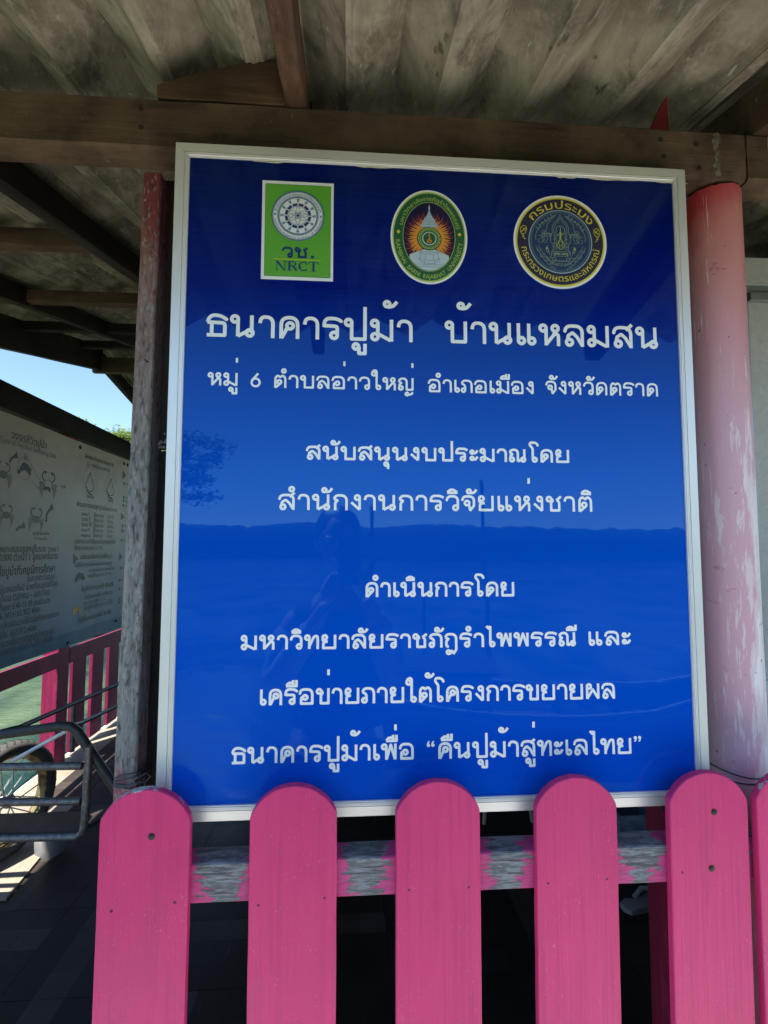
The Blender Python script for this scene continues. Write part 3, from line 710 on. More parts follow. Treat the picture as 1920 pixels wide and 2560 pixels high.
# smear of old mortar on the beam over the column
g = NG('old_mortar', 0.9, spec=0.15); nn = g.noise(g.world(), 120, 4); g.color(g.mix(g.ramp(nn, [(0.35, 0), (0.65, 1)]), (0.09, 0.072, 0.052), (0.22, 0.19, 0.145))); g.bump(nn, 0.6, 0.003)
mb = MB(); pts = [(0.586 + 0.0022 * math.sin(k * 1.3), 0.112 - 0.0078 * k) for k in range(12)]
vs = []
for k, (x, z) in enumerate(pts):
    wv = 0.0075 + 0.005 * noise.noise(Vector((k * 0.8, 0, 4)))
    vs += [(x - wv, -0.0312, z), (x + .002, -0.0332, z), (x + wv * .8, -0.0312, z)]
mb.add(vs, [(k * 3 + j, k * 3 + j + 1, k * 3 + j + 4, k * 3 + j + 3) for k in range(11) for j in (0, 1)]); mb.build('mortar_smear', g.m, bt, smooth=True)

# ------------------------------------------------------------------ posts either side of the sign
pt = empty('wooden_post', (-0.08, 0.11, 0), 'weathered grey square post with faded red paint at its head, left edge of the signboard', 'post')
def post_timber(name, m, parent, xa, xb, x2a, x2b, y0, y1, z0, z1, seed):
    vs = []; fs = []; seg = 46; e = 0.0025
    for i in range(seg + 1):
        t = i / seg; z = z0 + (z1 - z0) * t; l = xa + (x2a - xa) * t; r_ = xb + (x2b - xb) * t
        q = [(l + e, y0), ((l + r_) / 2, y0), (r_ - e, y0), (r_, y0 + e), (r_, y1), (l, y1), (l, y0 + e)]
        for j, (x, y) in enumerate(q):
            vs.append((x + 0.0011 * noise.noise(Vector((z * 9, j, seed))), y + 0.0011 * noise.noise(Vector((z * 11, j, seed + 5))), z))
    for i in range(seg):
        for j in range(7): fs.append((i * 7 + j, i * 7 + (j + 1) % 7, (i + 1) * 7 + (j + 1) % 7, (i + 1) * 7 + j))
    fs.append(tuple(range(7))[::-1]); fs.append(tuple(seg * 7 + j for j in range(7)))
    return MB().add(vs, fs).build(name, m, parent, smooth=True)
ox = 0.052
post_timber('post_shaft', POST, pt, -0.035, 0.007, -0.007, 0.025, -0.025, 0.030, 0.0, 2.141, 3)
nl = MB(); nl.tube([(0.009, -0.024, 1.784), (0.011, -0.036, 1.782), (0.020, -0.046, 1.775)], 0.0011, 6); nl.lathe([(0.002, 0), (0.002, 0.0012)], 8, (0.0205, -0.0465, 1.7735))
nl.build('bent_nail', flat('black_iron', (0.012, 0.011, 0.011), 0.5, 0.6), pt)
wr = MB()
for k in range(5):
    z = 1.040 + k * 0.0045 + 0.003 * math.sin(k * 2.2)
    P = []
    for t in range(29):
        a = 2 * math.pi * t / 28; cx_, cy_ = math.cos(a), math.sin(a)
        sq = 1 / max(abs(cx_), abs(cy_)) ** 0.85
        P.append((0.0005 + 0.0225 * cx_ * sq, 0.0025 + 0.0300 * cy_ * sq, z + 0.003 * math.sin(a * 2 + k) + 0.002 * cx_))
    wr.tube(P, 0.0016, 6)
wr.tube([(0.010, -0.029, 1.052), (0.022, -0.033, 1.060), (0.034, -0.026, 1.064), (0.038, -0.018, 1.055), (0.030, -0.020, 1.047), (0.020, -0.026, 1.049)], 0.0015, 6)
wr.build('wire_wrap', flat('dull_blue_wire', (0.055, 0.065, 0.075), 0.6), pt)
st = empty('wall_stud', (-0.03, 0.16, 0), 'blackened upright timber with a ragged pale flake, half hidden behind the metal sign frame', 'timber post')
post_timber('stud_shaft', WOOD_BLACK, st, -0.060, 0.016, -0.050, 0.020, -0.03, 0.02, 0.0, 1.628, 8)
g = NG('brown_grey_board', 0.8, spec=0.2); nn = g.noise(g.co((1, 1, 0.3)), 30, 5); g.color(g.mix(nn, (0.035, 0.03, 0.026), (0.075, 0.066, 0.056)))
post_timber('board', g.m, st, -0.058, 0.024, -0.058, 0.024, -0.030, -0.018, 1.632, 2.16, 9)
mb = MB(); random.seed(5)
for k in range(46):
    x = -0.042 + random.random() * 0.05; z = 1.632 + abs(random.gauss(0, 0.007)) * (1 if k < 36 else 2.2); r_ = random.uniform(0.0012, 0.0036)
    c = Vector((x, -0.0325, z)); an = random.random() * 3
    mb.add([c + Vector((math.cos(an + t) * r_ * (1.6 if q % 2 else 1), -0.0005 - random.random() * 0.003, math.sin(an + t) * r_)) for q, t in enumerate((0, 1.4, 3.0, 4.6))], [(0, 1, 2), (0, 2, 3)])
o = mb.build('ragged_flake', flat('pale_flaking_paint', (0.30, 0.30, 0.29), 0.8), st)

colm = empty('round_column', (1.009, 0.081, 0), 'round pink column, red at its head and rubbed to white streaks below, beside the signboard', 'column')
mb = MB(); N = 40; vs = []; fs = []; seg = 60
for i in range(seg + 1):
    z = 2.138 * i / seg; 
    for t in range(N):
        a = 2 * math.pi * t / N; r_ = 0.0505 + 0.0007 * noise.noise(Vector((math.cos(a) * 2, math.sin(a) * 2, z * 6)))
        zt = z
        if i == seg: zt = 2.136 + 0.005 * noise.noise(Vector((math.cos(a) * 3, math.sin(a) * 3, 1)))
        vs.append((r_ * math.cos(a), r_ * math.sin(a), zt))
for i in range(seg):
    for t in range(N): fs.append((i * N + t, i * N + (t + 1) % N, (i + 1) * N + (t + 1) % N, (i + 1) * N + t))
fs.append(tuple(seg * N + t for t in range(N)))
mb.add(vs, fs); mb.build('column_shaft', COLUMN, colm, smooth=True)
mb = MB()
for k in range(2):
    P = [(0.0525 * math.cos(a), 0.0525 * math.sin(a), 1.052 - 0.010 * k + 0.004 * math.cos(a * 2 + k)) for a in [2 * math.pi * t / 30 for t in range(30)]]
    mb.tube(P, 0.0011, 6, closed=True)
mb.build('wire_tie', flat('dark_wire', (0.03, 0.035, 0.045), 0.5), colm)

# ------------------------------------------------------------------ white wall behind, at the right
wl = empty('wall_panel', (1.3, 0.36, 0), 'off white textured wall with a blue grey metal edge strip, behind the round pink column', 'wall')
g = NG('textured_white_wall', 0.55, spec=0.4); nn = g.noise(g.world(), 34, 5, 0.6, 1.6); g.color(g.mix(g.ramp(nn, [(0.3, 0), (0.7, 1)]), (0.42, 0.43, 0.42), (0.50, 0.51, 0.50))); g.bump(nn, 0.7, 0.004)
mb = MB(); mb.box(0.012, 1.6, 0.0, 0.05, 0.05, 2.078); mb.build('wall_sheet', g.m, wl)
mb = MB(); mb.box(-0.02, 1.6, -0.012, 0.05, 2.12, 2.19); mb.build('lintel', g.m, wl)
g2 = flat('dull_grey_metal', (0.24, 0.27, 0.27), 0.45, 0.4)
mb = MB(); mb.box(0.006, 1.6, -0.008, 0.04, 2.100, 2.1195); mb.box(0.012, 1.6, -0.014, 0.04, 2.0785, 2.098); mb.build('head_strip', g2, wl, bevel=0.001)
mb = MB(); mb.box(-0.022, -0.006, -0.012, 0.04, 1.135, 2.11); mb.box(-0.0055, 0.0115, -0.006, 0.04, 1.135, 2.077); mb.build('edge_strip', flat('blue_grey_metal', (0.36, 0.43, 0.49), 0.35, 0.5), wl, bevel=0.002)
mb = MB(); mb.box(-0.02, 0.012, -0.016, 0.03, 1.088, 1.13); mb.build('end_bracket', flat('off_white_plastic', (0.5, 0.53, 0.53), 0.5), wl, bevel=0.003)

rw = empty('added_back_wall', (1.1, 2.6, 0), 'unseen dark boarded wall added to darken the room behind the signboard', 'wall')  # unseen wall, added to keep daylight off the floor behind the fence
for k in range(17): MB().box(-1.4 + k * .18 + .002, -1.4 + k * .18 + .178, random.uniform(0, .003), .022, 0.0, 2.74).build('board', WOOD_BLACK, rw)
rw = empty('added_side_wall', (2.9, 1.35, 0), 'unseen dark boarded wall added to darken the room, beyond the white wall', 'wall')  # unseen wall, added to shut side light out of the interior
for k in range(14): MB().box(random.uniform(0, .003), .022, -1.25 + k * .18 + .002, -1.25 + k * .18 + .178, 0.0, 2.35).build('board', WOOD_BLACK, rw)
# ------------------------------------------------------------------ pink picket fence in front
pf = empty('picket_fence', (0.4, -0.03, 0), 'bright pink round topped picket fence standing in front of the signboard', 'fence')
def picket_mesh(z0, seed):
    hw = 0.0645; zt = 1.0465; R2 = 0.0694; cz = 1.0236
    out = []
    zs = np.linspace(z0, zt, 40)
    wob = lambda z, s_: 0.0005 * noise.noise(Vector((z * 14, s_, seed)))
    for z in zs: out.append((-hw + wob(z, 1), float(z)))
    a1 = math.atan2(zt - cz, -hw); a0 = math.atan2(zt - cz, hw)
    for k in range(1, 32):
        a = a1 + (a0 - a1) * k / 32; rr = R2 + 0.0005 * noise.noise(Vector((k * 0.5, 3, seed))); out.append((rr * math.cos(a), cz + rr * math.sin(a)))
    for z in zs[::-1]: out.append((hw + wob(z, 2), float(z)))
    n = len(out); vs = []
    def ins(d): 
        r_ = []
        for i, (x, z) in enumerate(out):
            a = Vector(out[i - 1]) if i else Vector((x, z - 1)); b = Vector(out[i + 1]) if i < n - 1 else Vector((x, z - 1))
            t = (b - a).normalized() if i not in (0, n - 1) else Vector((0, 1 if i == 0 else -1)); nm = Vector((t.y, -t.x)); r_.append((x + nm.x * d, z + nm.y * d))
        return r_
    for y, d in ((-0.0108, 0.0016), (-0.0100, 0.0004), (-0.0088, 0.0), (0.0016, 0.0), (0.0026, 0.0012)):
        vs += [(x, y, z) for x, z in ins(d)]
    fs = [tuple(range(n)), tuple(range(5 * n - 1, 4 * n - 1, -1))]
    for r_ in range(4):
        for i in range(n): fs.append((r_ * n + i, (r_ + 1) * n + i, (r_ + 1) * n + (i + 1) % n, r_ * n + (i + 1) % n))
    me = bpy.data.meshes.new('picket'); me.from_pydata(vs, [], fs); me.materials.append(PINK)
    bm = bmesh.new(); bm.from_mesh(me); bmesh.ops.recalc_face_normals(bm, faces=bm.faces); bm.to_mesh(me); bm.free()
    me.polygons.foreach_set('use_smooth', [True] * len(me.polygons)); me.set_sharp_from_angle(angle=math.radians(32)); return me
SCREW = flat('screw_metal', (0.05, 0.045, 0.045), 0.4, 0.7); HOLE = flat('rust_dot', (0.10, 0.012, 0.018), 0.7)
def screw(parent, x, z, r_=0.0042):
    mb = MB(); mb.lathe([(r_ * 1.25, 0.0), (r_ * 1.2, 0.0004), (r_, 0.0003), (r_ * 0.9, 0.0012), (r_ * 0.35, 0.0016)], 14)
    me = mb.mesh('screw', True)
    for v in me.vertices: v.co = (v.co.x, -v.co.z, v.co.y)
    o = link('screw', me, SCREW, parent, (x, -0.0107, z))
    c = MB(); c.box(-r_ * 0.55, r_ * 0.55, -0.0020, -0.0017, -r_ * 0.13, r_ * 0.13); c.box(-r_ * 0.13, r_ * 0.13, -0.0022, -0.00195, -r_ * 0.55, r_ * 0.55)
    k = len(me.vertices); bm = bmesh.new(); bm.from_mesh(me); m2 = c.mesh('slot'); bm.from_mesh(m2); bm.to_mesh(me); bm.free()
def dot(parent, x, z, r_=0.0022):
    mb = MB(); mb.lathe([(r_, 0.0), (r_ * 0.8, 0.0004), (r_ * 0.2, 0.0005)], 10); me = mb.mesh('nail_hole', True)
    for v in me.vertices: v.co = (v.co.x, -v.co.z, v.co.y)
    link('nail_head', me, HOLE, parent, (x, -0.0106, z))
PX = [0.0010, 0.2165, 0.4345, 0.6515, 0.8665, 1.0070, 1.226, 1.443, 1.660]
tilt = [-0.0035, 0.003, 0.0005, -0.011, -0.018, -0.008, 0.003, -0.004, 0.004]
dz = [0.0, -0.001, -0.001, -0.001, 0.0, 0.002, 0, 0.001, 0]
pms = [picket_mesh(0.08, k) for k in range(4)]
holes = [[(-0.043, 0.925), (0.046, 0.933)], [(-0.050, 0.925), (0.047, 0.931)], [(-0.045, 0.937), (0.046, 0.937)], [(-0.047, 0.937), (0.046, 0.94)], [(-0.047, 0.943)], [(-0.02, 0.94)], [], [], []]
for i, x in enumerate(PX):
    ry = tilt[i] * -1 * 0.6
    o = link('picket', pms[i % 4], None, pf, (x - 0.4, -0.0005 + (0.0 if i != 5 else -0.004), dz[i]), (0, 0, 0))
    # lean about the shoulder height
    o.rotation_euler = (0, ry, 0); o.location.x = x - 0.4 - math.sin(ry) * 1.05
    o['wear'] = (1.0, 0.55, 0.3, 0.25, 0.35, 0.9, .5, .5, .5)[i]
    for hx, hz in holes[i]: dot(o, hx, hz, 0.0021 if i else 0.0026)
    if i == 0: screw(o, 0.010, 1.0265 + 0.0)
    if i == 4: screw(o, 0.008, 1.033); screw(o, 0.001, 0.948)
def sub_rail(z0, z1, nm):
    m2 = MB(); seg = 120; vs = []; fs = []
    for i in range(seg + 1):
        x = -0.44 + 1.9 * i / seg; w2 = 0.0006 * noise.noise(Vector((x * 20, 0, z0)))
        vs += [(x, 0.0035, z0 + 0.002 + w2), (x, 0.0035 + w2, (z0 + z1) / 2), (x, 0.0035, z1 - 0.002 + w2), (x, 0.0055, z1 + w2), (x, 0.046, z1), (x, 0.046, z0), (x, 0.0055, z0)]
    for i in range(seg):
        for j in range(7): fs.append((i * 7 + j, (i + 1) * 7 + j, (i + 1) * 7 + (j + 1) % 7, i * 7 + (j + 1) % 7))
    fs.append(tuple(range(7))); fs.append(tuple(seg * 7 + j for j in range(7))[::-1])
    m2.add(vs, fs); return m2.build(nm, RAIL, pf, smooth=True)
o = sub_rail(0.9200, 0.9765, 'rail'); o['label'] = 'rail with its paint peeled to grey wood between the pickets'
sub_rail(0.22, 0.285, 'rail')
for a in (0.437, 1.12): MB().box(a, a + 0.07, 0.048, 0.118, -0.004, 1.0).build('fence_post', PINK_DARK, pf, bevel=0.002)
#%%SIGN
# ------------------------------------------------------------------ the sign
SX0, SX1, SZ0, SZ1 = 0.0, 0.9, 1.0233, 2.1332
sg = empty('sign_board', (0.45, 0.0, SZ0), 'large blue notice board with white Thai lettering and three round emblems in a metal frame', 'sign')
SO = Vector((0.45, 0, SZ0))
def sp(x, y, z): return (x - SO.x, y, z - SO.z)
mb = MB(); mb.add([sp(SX0 + 0.012, 0.004, SZ0 + 0.012), sp(SX1 - 0.012, 0.004, SZ0 + 0.012), sp(SX1 - 0.012, 0.004, SZ1 - 0.012), sp(SX0 + 0.012, 0.004, SZ1 - 0.012),
    sp(SX0 + 0.012, 0.012, SZ0 + 0.012), sp(SX1 - 0.012, 0.012, SZ0 + 0.012), sp(SX1 - 0.012, 0.012, SZ1 - 0.012), sp(SX0 + 0.012, 0.012, SZ1 - 0.012)],
    [(0, 1, 2, 3), (7, 6, 5, 4), (0, 4, 5, 1), (1, 5, 6, 2), (2, 6, 7, 3), (3, 7, 4, 0)])
pn = mb.build('panel', None, sg)
for v in pn.data.vertices: v.co.z += SZ0                          # object z = height above the floor, for the printed fade
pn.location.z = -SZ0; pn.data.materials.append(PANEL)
prof = [(0.0, 0.022), (0.0, 0.0005), (0.0006, 0.0), (0.0150, -0.0006), (0.0153, 0.0010), (0.0161, 0.0010), (0.0164, -0.0006), (0.0180, -0.0006), (0.0182, 0.0), (0.0190, 0.0), (0.0192, -0.0004), (0.0208, -0.0002), (0.0212, 0.0012), (0.0228, 0.0012), (0.0232, 0.0038), (0.0232, 0.014)]
CR = [(SX0, SZ0), (SX1, SZ0), (SX1, SZ1), (SX0, SZ1)]
INW = [(1, 1), (-1, 1), (-1, -1), (1, -1)]
for k in range(4):
    A, B = CR[k], CR[(k + 1) % 4]; a, b = INW[k], INW[(k + 1) % 4]; vs = []; fs = []
    g_ = 0.00035
    du = Vector((B[0] - A[0], B[1] - A[1])).normalized() * g_
    for (P, q, sgn) in ((A, a, 1), (B, b, -1)):
        for o_f, y in prof: vs.append(sp(P[0] + q[0] * o_f + du.x * sgn, y, P[1] + q[1] * o_f + du.y * sgn))
    n = len(prof)
    for i in range(n - 1): fs.append((i, i + 1, n + i + 1, n + i))
    fs.append(tuple(range(n))); fs.append(tuple(range(2 * n - 1, n - 1, -1)))
    o = MB().add(vs, fs).build('frame_rail', ALU, sg)
    bm = bmesh.new(); bm.from_mesh(o.data); bmesh.ops.recalc_face_normals(bm, faces=bm.faces); bm.to_mesh(o.data); bm.free()
mb = MB()                                                          # old sealant squeezed out along the head of the panel
random.seed(11)
SEAL = flat('yellowed_sealant', (0.50, 0.49, 0.36), 0.6)
x = 0.03
while x < 0.87:
    l = random.uniform(0.02, 0.09)
    if random.random() < 0.55: MB().tube([sp(x + l * t / 5, 0.0034, SZ1 - 0.0232 - 0.0006 - 0.0011 * random.random()) for t in range(6)], [0.0003] + [0.0011 * random.uniform(0.6, 1.3) for _ in range(4)] + [0.0003], 6).build('sealant_bead', SEAL, sg, smooth=True)
    x += l + random.uniform(0.0, 0.05)
YT = 0.0036
LINES = [('ธนาคารปูม้า', .0565, .403, 1.7985, .0395), ('บ้านแหลมสน', .458, .8395, 1.7990, .0400),
 ('หมู่', .0615, .1105, 1.7155, .0225), ('6', .1315, .149, 1.7150, .0225), ('ตำบลอ่าวใหญ่', .1705, .4045, 1.7140, .0225), ('อำเภอเมือง', .4285, .613, 1.7125, .0230), ('จังหวัดตราด', .6335, .836, 1.7135, .0238),
 ('สนับสนุนงบประมาณโดย', .224, .673, 1.594, .0232), ('สำนักงานการวิจัยแห่งชาติ', .180, .7115, 1.510, .0268), ('ดำเนินการโดย', .324, .573, 1.3675, .0245),
 ('มหาวิทยาลัยราชภัฏรำไพพรรณี', .124, .679, 1.2845, .0235), ('และ', .699, .773, 1.285, .0237), ('เครือข่ายภายใต้โครงการขยายผล', .156, .742, 1.197, .0260),
 ('ธนาคารปูม้าเพื่อ', .113, .403, 1.1075, .0262), ('“คืนปูม้าสู่ทะเลไทย”', .424, .785, 1.107, .0262)]
for text, x0, x1, z0, xh in LINES:
    wd = .0061 if xh > .035 else .0037 if z0 > 1.65 else .0043
    sz = xh / 100; sx = sz
    for _ in range(3):
        gq, adv = thai_quads(text, wd, sx, sz); allx = [p[0] for g1 in gq for q in g1 for p in q]; a, b = min(allx), max(allx); sx *= (x1 - x0) / (b - a)
    gq, adv = thai_quads(text, wd, sx, sz); allx = [p[0] for g1 in gq for q in g1 for p in q]; a = min(allx)
    gq = [[[(p[0] - a + x0, p[1] + z0) for p in q] for q in g1] for g1 in gq]
    gq = [(min(p[0] for q in g1 for p in q), max(p[0] for q in g1 for p in q), g1) for g1 in gq]; gq.sort(key=lambda t: t[0])
    groups = []
    for a, b, g1 in gq:
        if groups and a < groups[-1][0] + 1e-4: groups[-1][0] = max(b, groups[-1][0]); groups[-1][1] += g1
        else: groups.append([b, list(g1)])
    AV, AF = [], []
    for _, qs in groups:
        v, f = cdt_union(qs); k = len(AV); AV += v; AF += [tuple(i + k for i in t) for t in f]
    flat_mesh('lettering', AV, AF, V_WHITE, sg, lambda x, z: sp(x, YT, z))

# --- emblems: thin printed layers, each a hair in front of the last
class Emblem:
    def __init__(s, name, loc, label, y=YT):
        s.e = bpy.data.objects.new(name, None); COL.objects.link(s.e); s.e.parent = sg; s.e.location = sp(loc[0], 0, loc[1]); s.e['label'] = label
        s.c = loc; s.y = y
    def put(s, name, V, F, m, layer):
        flat_mesh(name, V, F, m, s.e, lambda x, z: (x - s.c[0], s.y - 0.00022 * layer, z - s.c[1]))
    def quads(s, name, qs, m, layer):
        v, f = cdt_union(qs); s.put(name, v, f, m, layer)
    def poly(s, name, P, m, layer): s.put(name, P, [tuple(range(len(P)))], m, layer)
    def text(s, name, vf, m, layer): s.put(name, vf[0], vf[1], m, layer)
def rect(x0, x1, z0, z1): return [(x0, z0), (x1, z0), (x1, z1), (x0, z1)]
def polar(cx, cz, r_, a): return (cx + r_ * math.cos(math.radians(a)), cz + r_ * math.sin(math.radians(a)))

# 1: lime rectangle with an atom and torch wheel
E1 = Emblem('rectangular_emblem', (0.2057, 1.988), 'lime green rectangle with a white rim, a round atom seal and NRCT')
E1.poly('rim', rect(.1452, .2665, 1.9005, 2.0755), V_WHITE, 0)
E1.poly('field', rect(.1508, .2615, 1.9065, 2.0695), V_GREEN, 1)
E1.quads('inner_line', stroke_quads([(.1508, 1.9065), (.2615, 1.9065), (.2615, 2.0695), (.1508, 2.0695), (.1508, 1.9065)], 0.0007), V_DGREEN, 2)
cx, cz, r1 = .2061, 2.0142, .0448
E1.poly('seal_ground', ellipse(cx, cz, r1, r1, 64), V_WHITE, 2)
q = []
for rr, wd in ((r1 - .0005, .0009), (r1 - .0028, .0005), (.0335, .0006), (.0322, .0012)): q += ring_quads(cx, cz, rr, wd, 64)
E1.quads('seal_rings', q, V_NAVY, 3)
q = ring_quads(cx, cz, r1 - .0017, .0012, 64) + ring_quads(cx, cz, .0347, .0010, 64); E1.quads('seal_pale_rings', q, V_SKY, 3)
E1.text('seal_lettering', arc_text('สำนักงานคณะกรรมการวิจัยแห่งชาติ', cx, cz, .0361, .0361, 170, 12, .0031, 0.014), V_NAVY, 4)
E1.text('seal_lettering', arc_text('NATIONAL RESEARCH COUNCIL OF THAILAND', cx, cz, .0410, .0410, 190, 352, .0031, 0.012, True, 0.72), V_NAVY, 4)
for a in (178, 0): E1.poly('seal_dot', ellipse(*polar(cx, cz, .0388, a), .0021, .0021, 14), V_SKY, 4)
q = []
for k in range(72):
    a0, a1 = k * 5, k * 5 + 5; q.append([polar(cx, cz, .0224, a0), polar(cx, cz, .0224, a1), polar(cx, cz, .0183, a1), polar(cx, cz, .0183, a0)])
    if k % 6 not in (0, 5): q.append([polar(cx, cz, .0186, a0 + 0.2), polar(cx, cz, .0186, a0 + 4.4), polar(cx, cz, .0160 - .0012 * (k % 2), a0 + 2.3)])
E1.quads('gear_ring', q, V_NAVY, 3)
q1, q2, q3 = [], [], []
for k in range(12):
    a = 90 + k * 30; P = lambda r_, w_: polar(cx, cz, math.hypot(r_, w_), a + math.degrees(math.atan2(w_, r_)))
    q1.append([P(.0150, -.0004), P(.0236, -.0020), P(.0236, .0020), P(.0150, .0004)])
    q2.append([P(.0156, -.0002), P(.0222, -.0011), P(.0238, -.0011), P(.0238, .0011), P(.0222, .0011), P(.0156, .0002)])
    q3 += [[P(.0240, -.0013), P(.0306, -.0027), P(.0290, -.0002)], [P(.0240, .0013), P(.0306, .0027), P(.0290, .0002)], [P(.0240, -.0008), P(.0312, -.0003), P(.0312, .0003), P(.0240, .0008)]]
E1.quads('torch', q1, V_NAVY, 4); E1.quads('torch_flame', q3, V_SKY, 4); E1.quads('torch_highlight', q2, V_WHITE, 5)
q = []
for k, a in enumerate((90, 30, 150, 4)):
    P = []
    for t in range(33):
        th = 2 * math.pi * t / 32; x, z = .0164 * math.cos(th), .0040 * math.sin(th); ca, sa = math.cos(math.radians(a)), math.sin(math.radians(a)); P.append((cx + x * ca - z * sa, cz + x * sa + z * ca))
    q += stroke_quads(P, .00055, False)
E1.quads('atom_orbits', q, V_NAVY, 6)
E1.quads('atom_core', ring_quads(cx, cz, .0032, .0008, 20), V_WHITE, 7); E1.poly('atom_core', ellipse(cx, cz, .0026, .0026, 20), V_NAVY, 7)
q_, _a = thai_quads('วช', .0040, .000255, .000180); q_ = [[(p[0] + .1795, p[1] + 1.9400) for p in q] for g1 in q_ for q in g1]; E1.quads('emblem_lettering', q_, V_NAVY, 3)
E1.poly('emblem_lettering', rect(.2290, .2340, 1.9400, 1.9442), V_NAVY, 3)
E1.poly('yellow_line', rect(.1665, .2455, 1.9360, 1.9370), V_YEL, 3)
def serif_letters():
    h = .0165; z = 1.9165; q = []
    def bx(x0, x1, a, b): q.append([(x0, z + a * h), (x1, z + a * h), (x1, z + b * h), (x0, z + b * h)])
    x = .1693; w_ = .0190                                             # N
    bx(x + .0018, x + .0030, 0, 1); bx(x + w_ - .0036, x + w_ - .0024, .0, 1); q.append([(x + .0002, z + h), (x + .0046, z + h), (x + w_ - .0024, z), (x + w_ - .0050, z)])
    for a in (x, ): bx(a, a + .0050, 0, .07); bx(a - .0002, a + .0044, .93, 1)
    bx(x + w_ - .0058, x + w_, .93, 1)
    x = .1898; bx(x + .0014, x + .0046, 0, 1); bx(x, x + .0062, 0, .07); bx(x, x + .006, .93, 1)   # R
    q.extend(stroke_quads(fillet([(x + .004, z + .955 * h), (x + .0135, z + .955 * h, .0042), (x + .0135, z + .50 * h, .0042), (x + .004, z + .50 * h)]), .0017))
    q.append([(x + .0122, z + .62 * h), (x + .0145, z + .62 * h), (x + .0145, z + .84 * h), (x + .0122, z + .84 * h)])
    q.append([(x + .0072, z + .50 * h), (x + .0108, z + .50 * h), (x + .0172, z), (x + .0134, z)])
    x = .2075; P = []                                                 # C
    for t in range(23):
        a = math.radians(42 + t * 276 / 22); P.append((x + .0088 + .0072 * math.cos(a), z + h * .5 + h * .455 * math.sin(a)))
    q.extend(stroke_quads(P, .0018)); q.extend(stroke_quads([(x + .0026, z + .25 * h), (x + .0026, z + .75 * h)], .0032)); bx(x + .0136, x + .0146, .62, .97); bx(x + .0136, x + .0146, .03, .30)
    x = .2252; bx(x + .0066, x + .0098, 0, 1); bx(x + .0042, x + .0122, 0, .07); bx(x, x + .0164, .93, 1); bx(x, x + .0009, .72, .95); bx(x + .0155, x + .0164, .72, .95)   # T
    return q
E1.quads('emblem_lettering', serif_letters(), V_NAVY, 4)

# 2: green oval with tiered crown, rays and plinth
cx, cz = .4322, 1.9870
E2 = Emblem('oval_emblem', (cx, cz), 'green and white oval seal with a tiered white spire and orange flame rays')
E2.poly('rim', ellipse(cx, cz, .0672, .0850, 72), V_WHITE, 0)
E2.poly('rim_glow', ellipse(cx, cz, .0640, .0815, 72), V_LIME, 1)
E2.poly('green_band', ellipse(cx, cz, .0618, .0786, 72), V_DGREEN, 2)
E2.quads('band_line', ring_quads(cx, cz, .0456, .0010, 72, .0624), V_LIME, 3)
E2.poly('dark_field', ellipse(cx, cz, .0450, .0618, 72), flat('night_blue_print', (0.004, 0.003, 0.045), 0.35), 4)
E2.text('band_lettering', arc_text('มหาวิทยาลัยราชภัฏรำไพพรรณี', cx, cz, .0487, .0655, 163, 14, .0078, 0.012, False, 0.80), V_LIME, 4)
E2.text('band_lettering', arc_text('RAMBHAI  BARNI  RAJABHAT  UNIVERSITY', cx, cz, .0592, .0757, 186, 353, .0078, 0.0, True, 0.72), V_LIME, 4)
for s_ in (-1, 1):
    x, z = cx + s_ * .0535, cz + .0065 - .0005 * s_; E2.poly('band_diamond', [(x - .0034, z), (x, z - .0038), (x + .0034, z), (x, z + .0038)], V_YEL, 4)
q, q2 = [], []
rc = (cx, cz - .0045)
for k in range(44):
    a = -52 + k * (284 / 43.0)
    if 84 < a < 96: continue
    ln = .0385 + .0075 * abs(math.sin(math.radians(a))) + (.004 if k % 2 else 0); P0 = []
    for t in range(9):
        r_ = .018 + (ln - .018) * t / 8; wob = 2.6 * math.sin(t / 8 * math.pi * 2) * (1 if math.cos(math.radians(a)) > 0 else -1)
        wd = .00175 * (1 - t / 8) ** 0.8 + .00015; P0.append((r_, a + wob, wd))
    for (ra, aa, wa), (rb, ab, wb) in zip(P0[:-1], P0[1:]):
        def pp(r_, an, w_): return polar(rc[0], rc[1], r_, an + math.degrees(w_ / r_))
        (q2 if ra > .034 else q).append([pp(ra, aa, -wa), pp(rb, ab, -wb), pp(rb, ab, wb), pp(ra, aa, wa)])
E2.quads('ray', q, V_ORANGE, 5); E2.quads('ray_tip', q2, V_RED, 5)
hill = [(cx - .034 + .068 * t / 24, cz - .0335 + .0095 * math.sin(math.pi * t / 24)) for t in range(25)]
low = [p for p in ellipse(cx, cz, .0446, .0614, 96) if p[1] < cz - .0375]
low.sort(key=lambda p: -p[0])
E2.poly('white_mound', [(cx - .0345, cz - .0385)] + hill + [(cx + .0345, cz - .0385)] + low, V_SILVER, 6)
q = stroke_quads([(cx - .026, cz - .0505), (cx + .026, cz - .0505)], .0005) + stroke_quads([(cx - .0225, cz - .0545), (cx + .0225, cz - .0545)], .0005)
E2.quads('mound_line', q, V_STEEL, 7)
pl = [(-.0175, -.0425), (-.0085, -.0485), (.0085, -.0485), (.0175, -.0425), (.0175, -.0395), (.015, -.037), (.015, -.0305), (.0165, -.029), (.0165, -.0255), (.0085, -.0230), (-.0085, -.0230), (-.0165, -.0255), (-.0165, -.029), (-.015, -.0305), (-.015, -.037), (-.0175, -.0395)]
PLN = [(cx + x, cz + z) for x, z in pl]
E2.put('plinth', PLN, [tuple(range(len(PLN)))], V_SILVER, 8)
q = stroke_quads(PLN + PLN[:1], .0005)
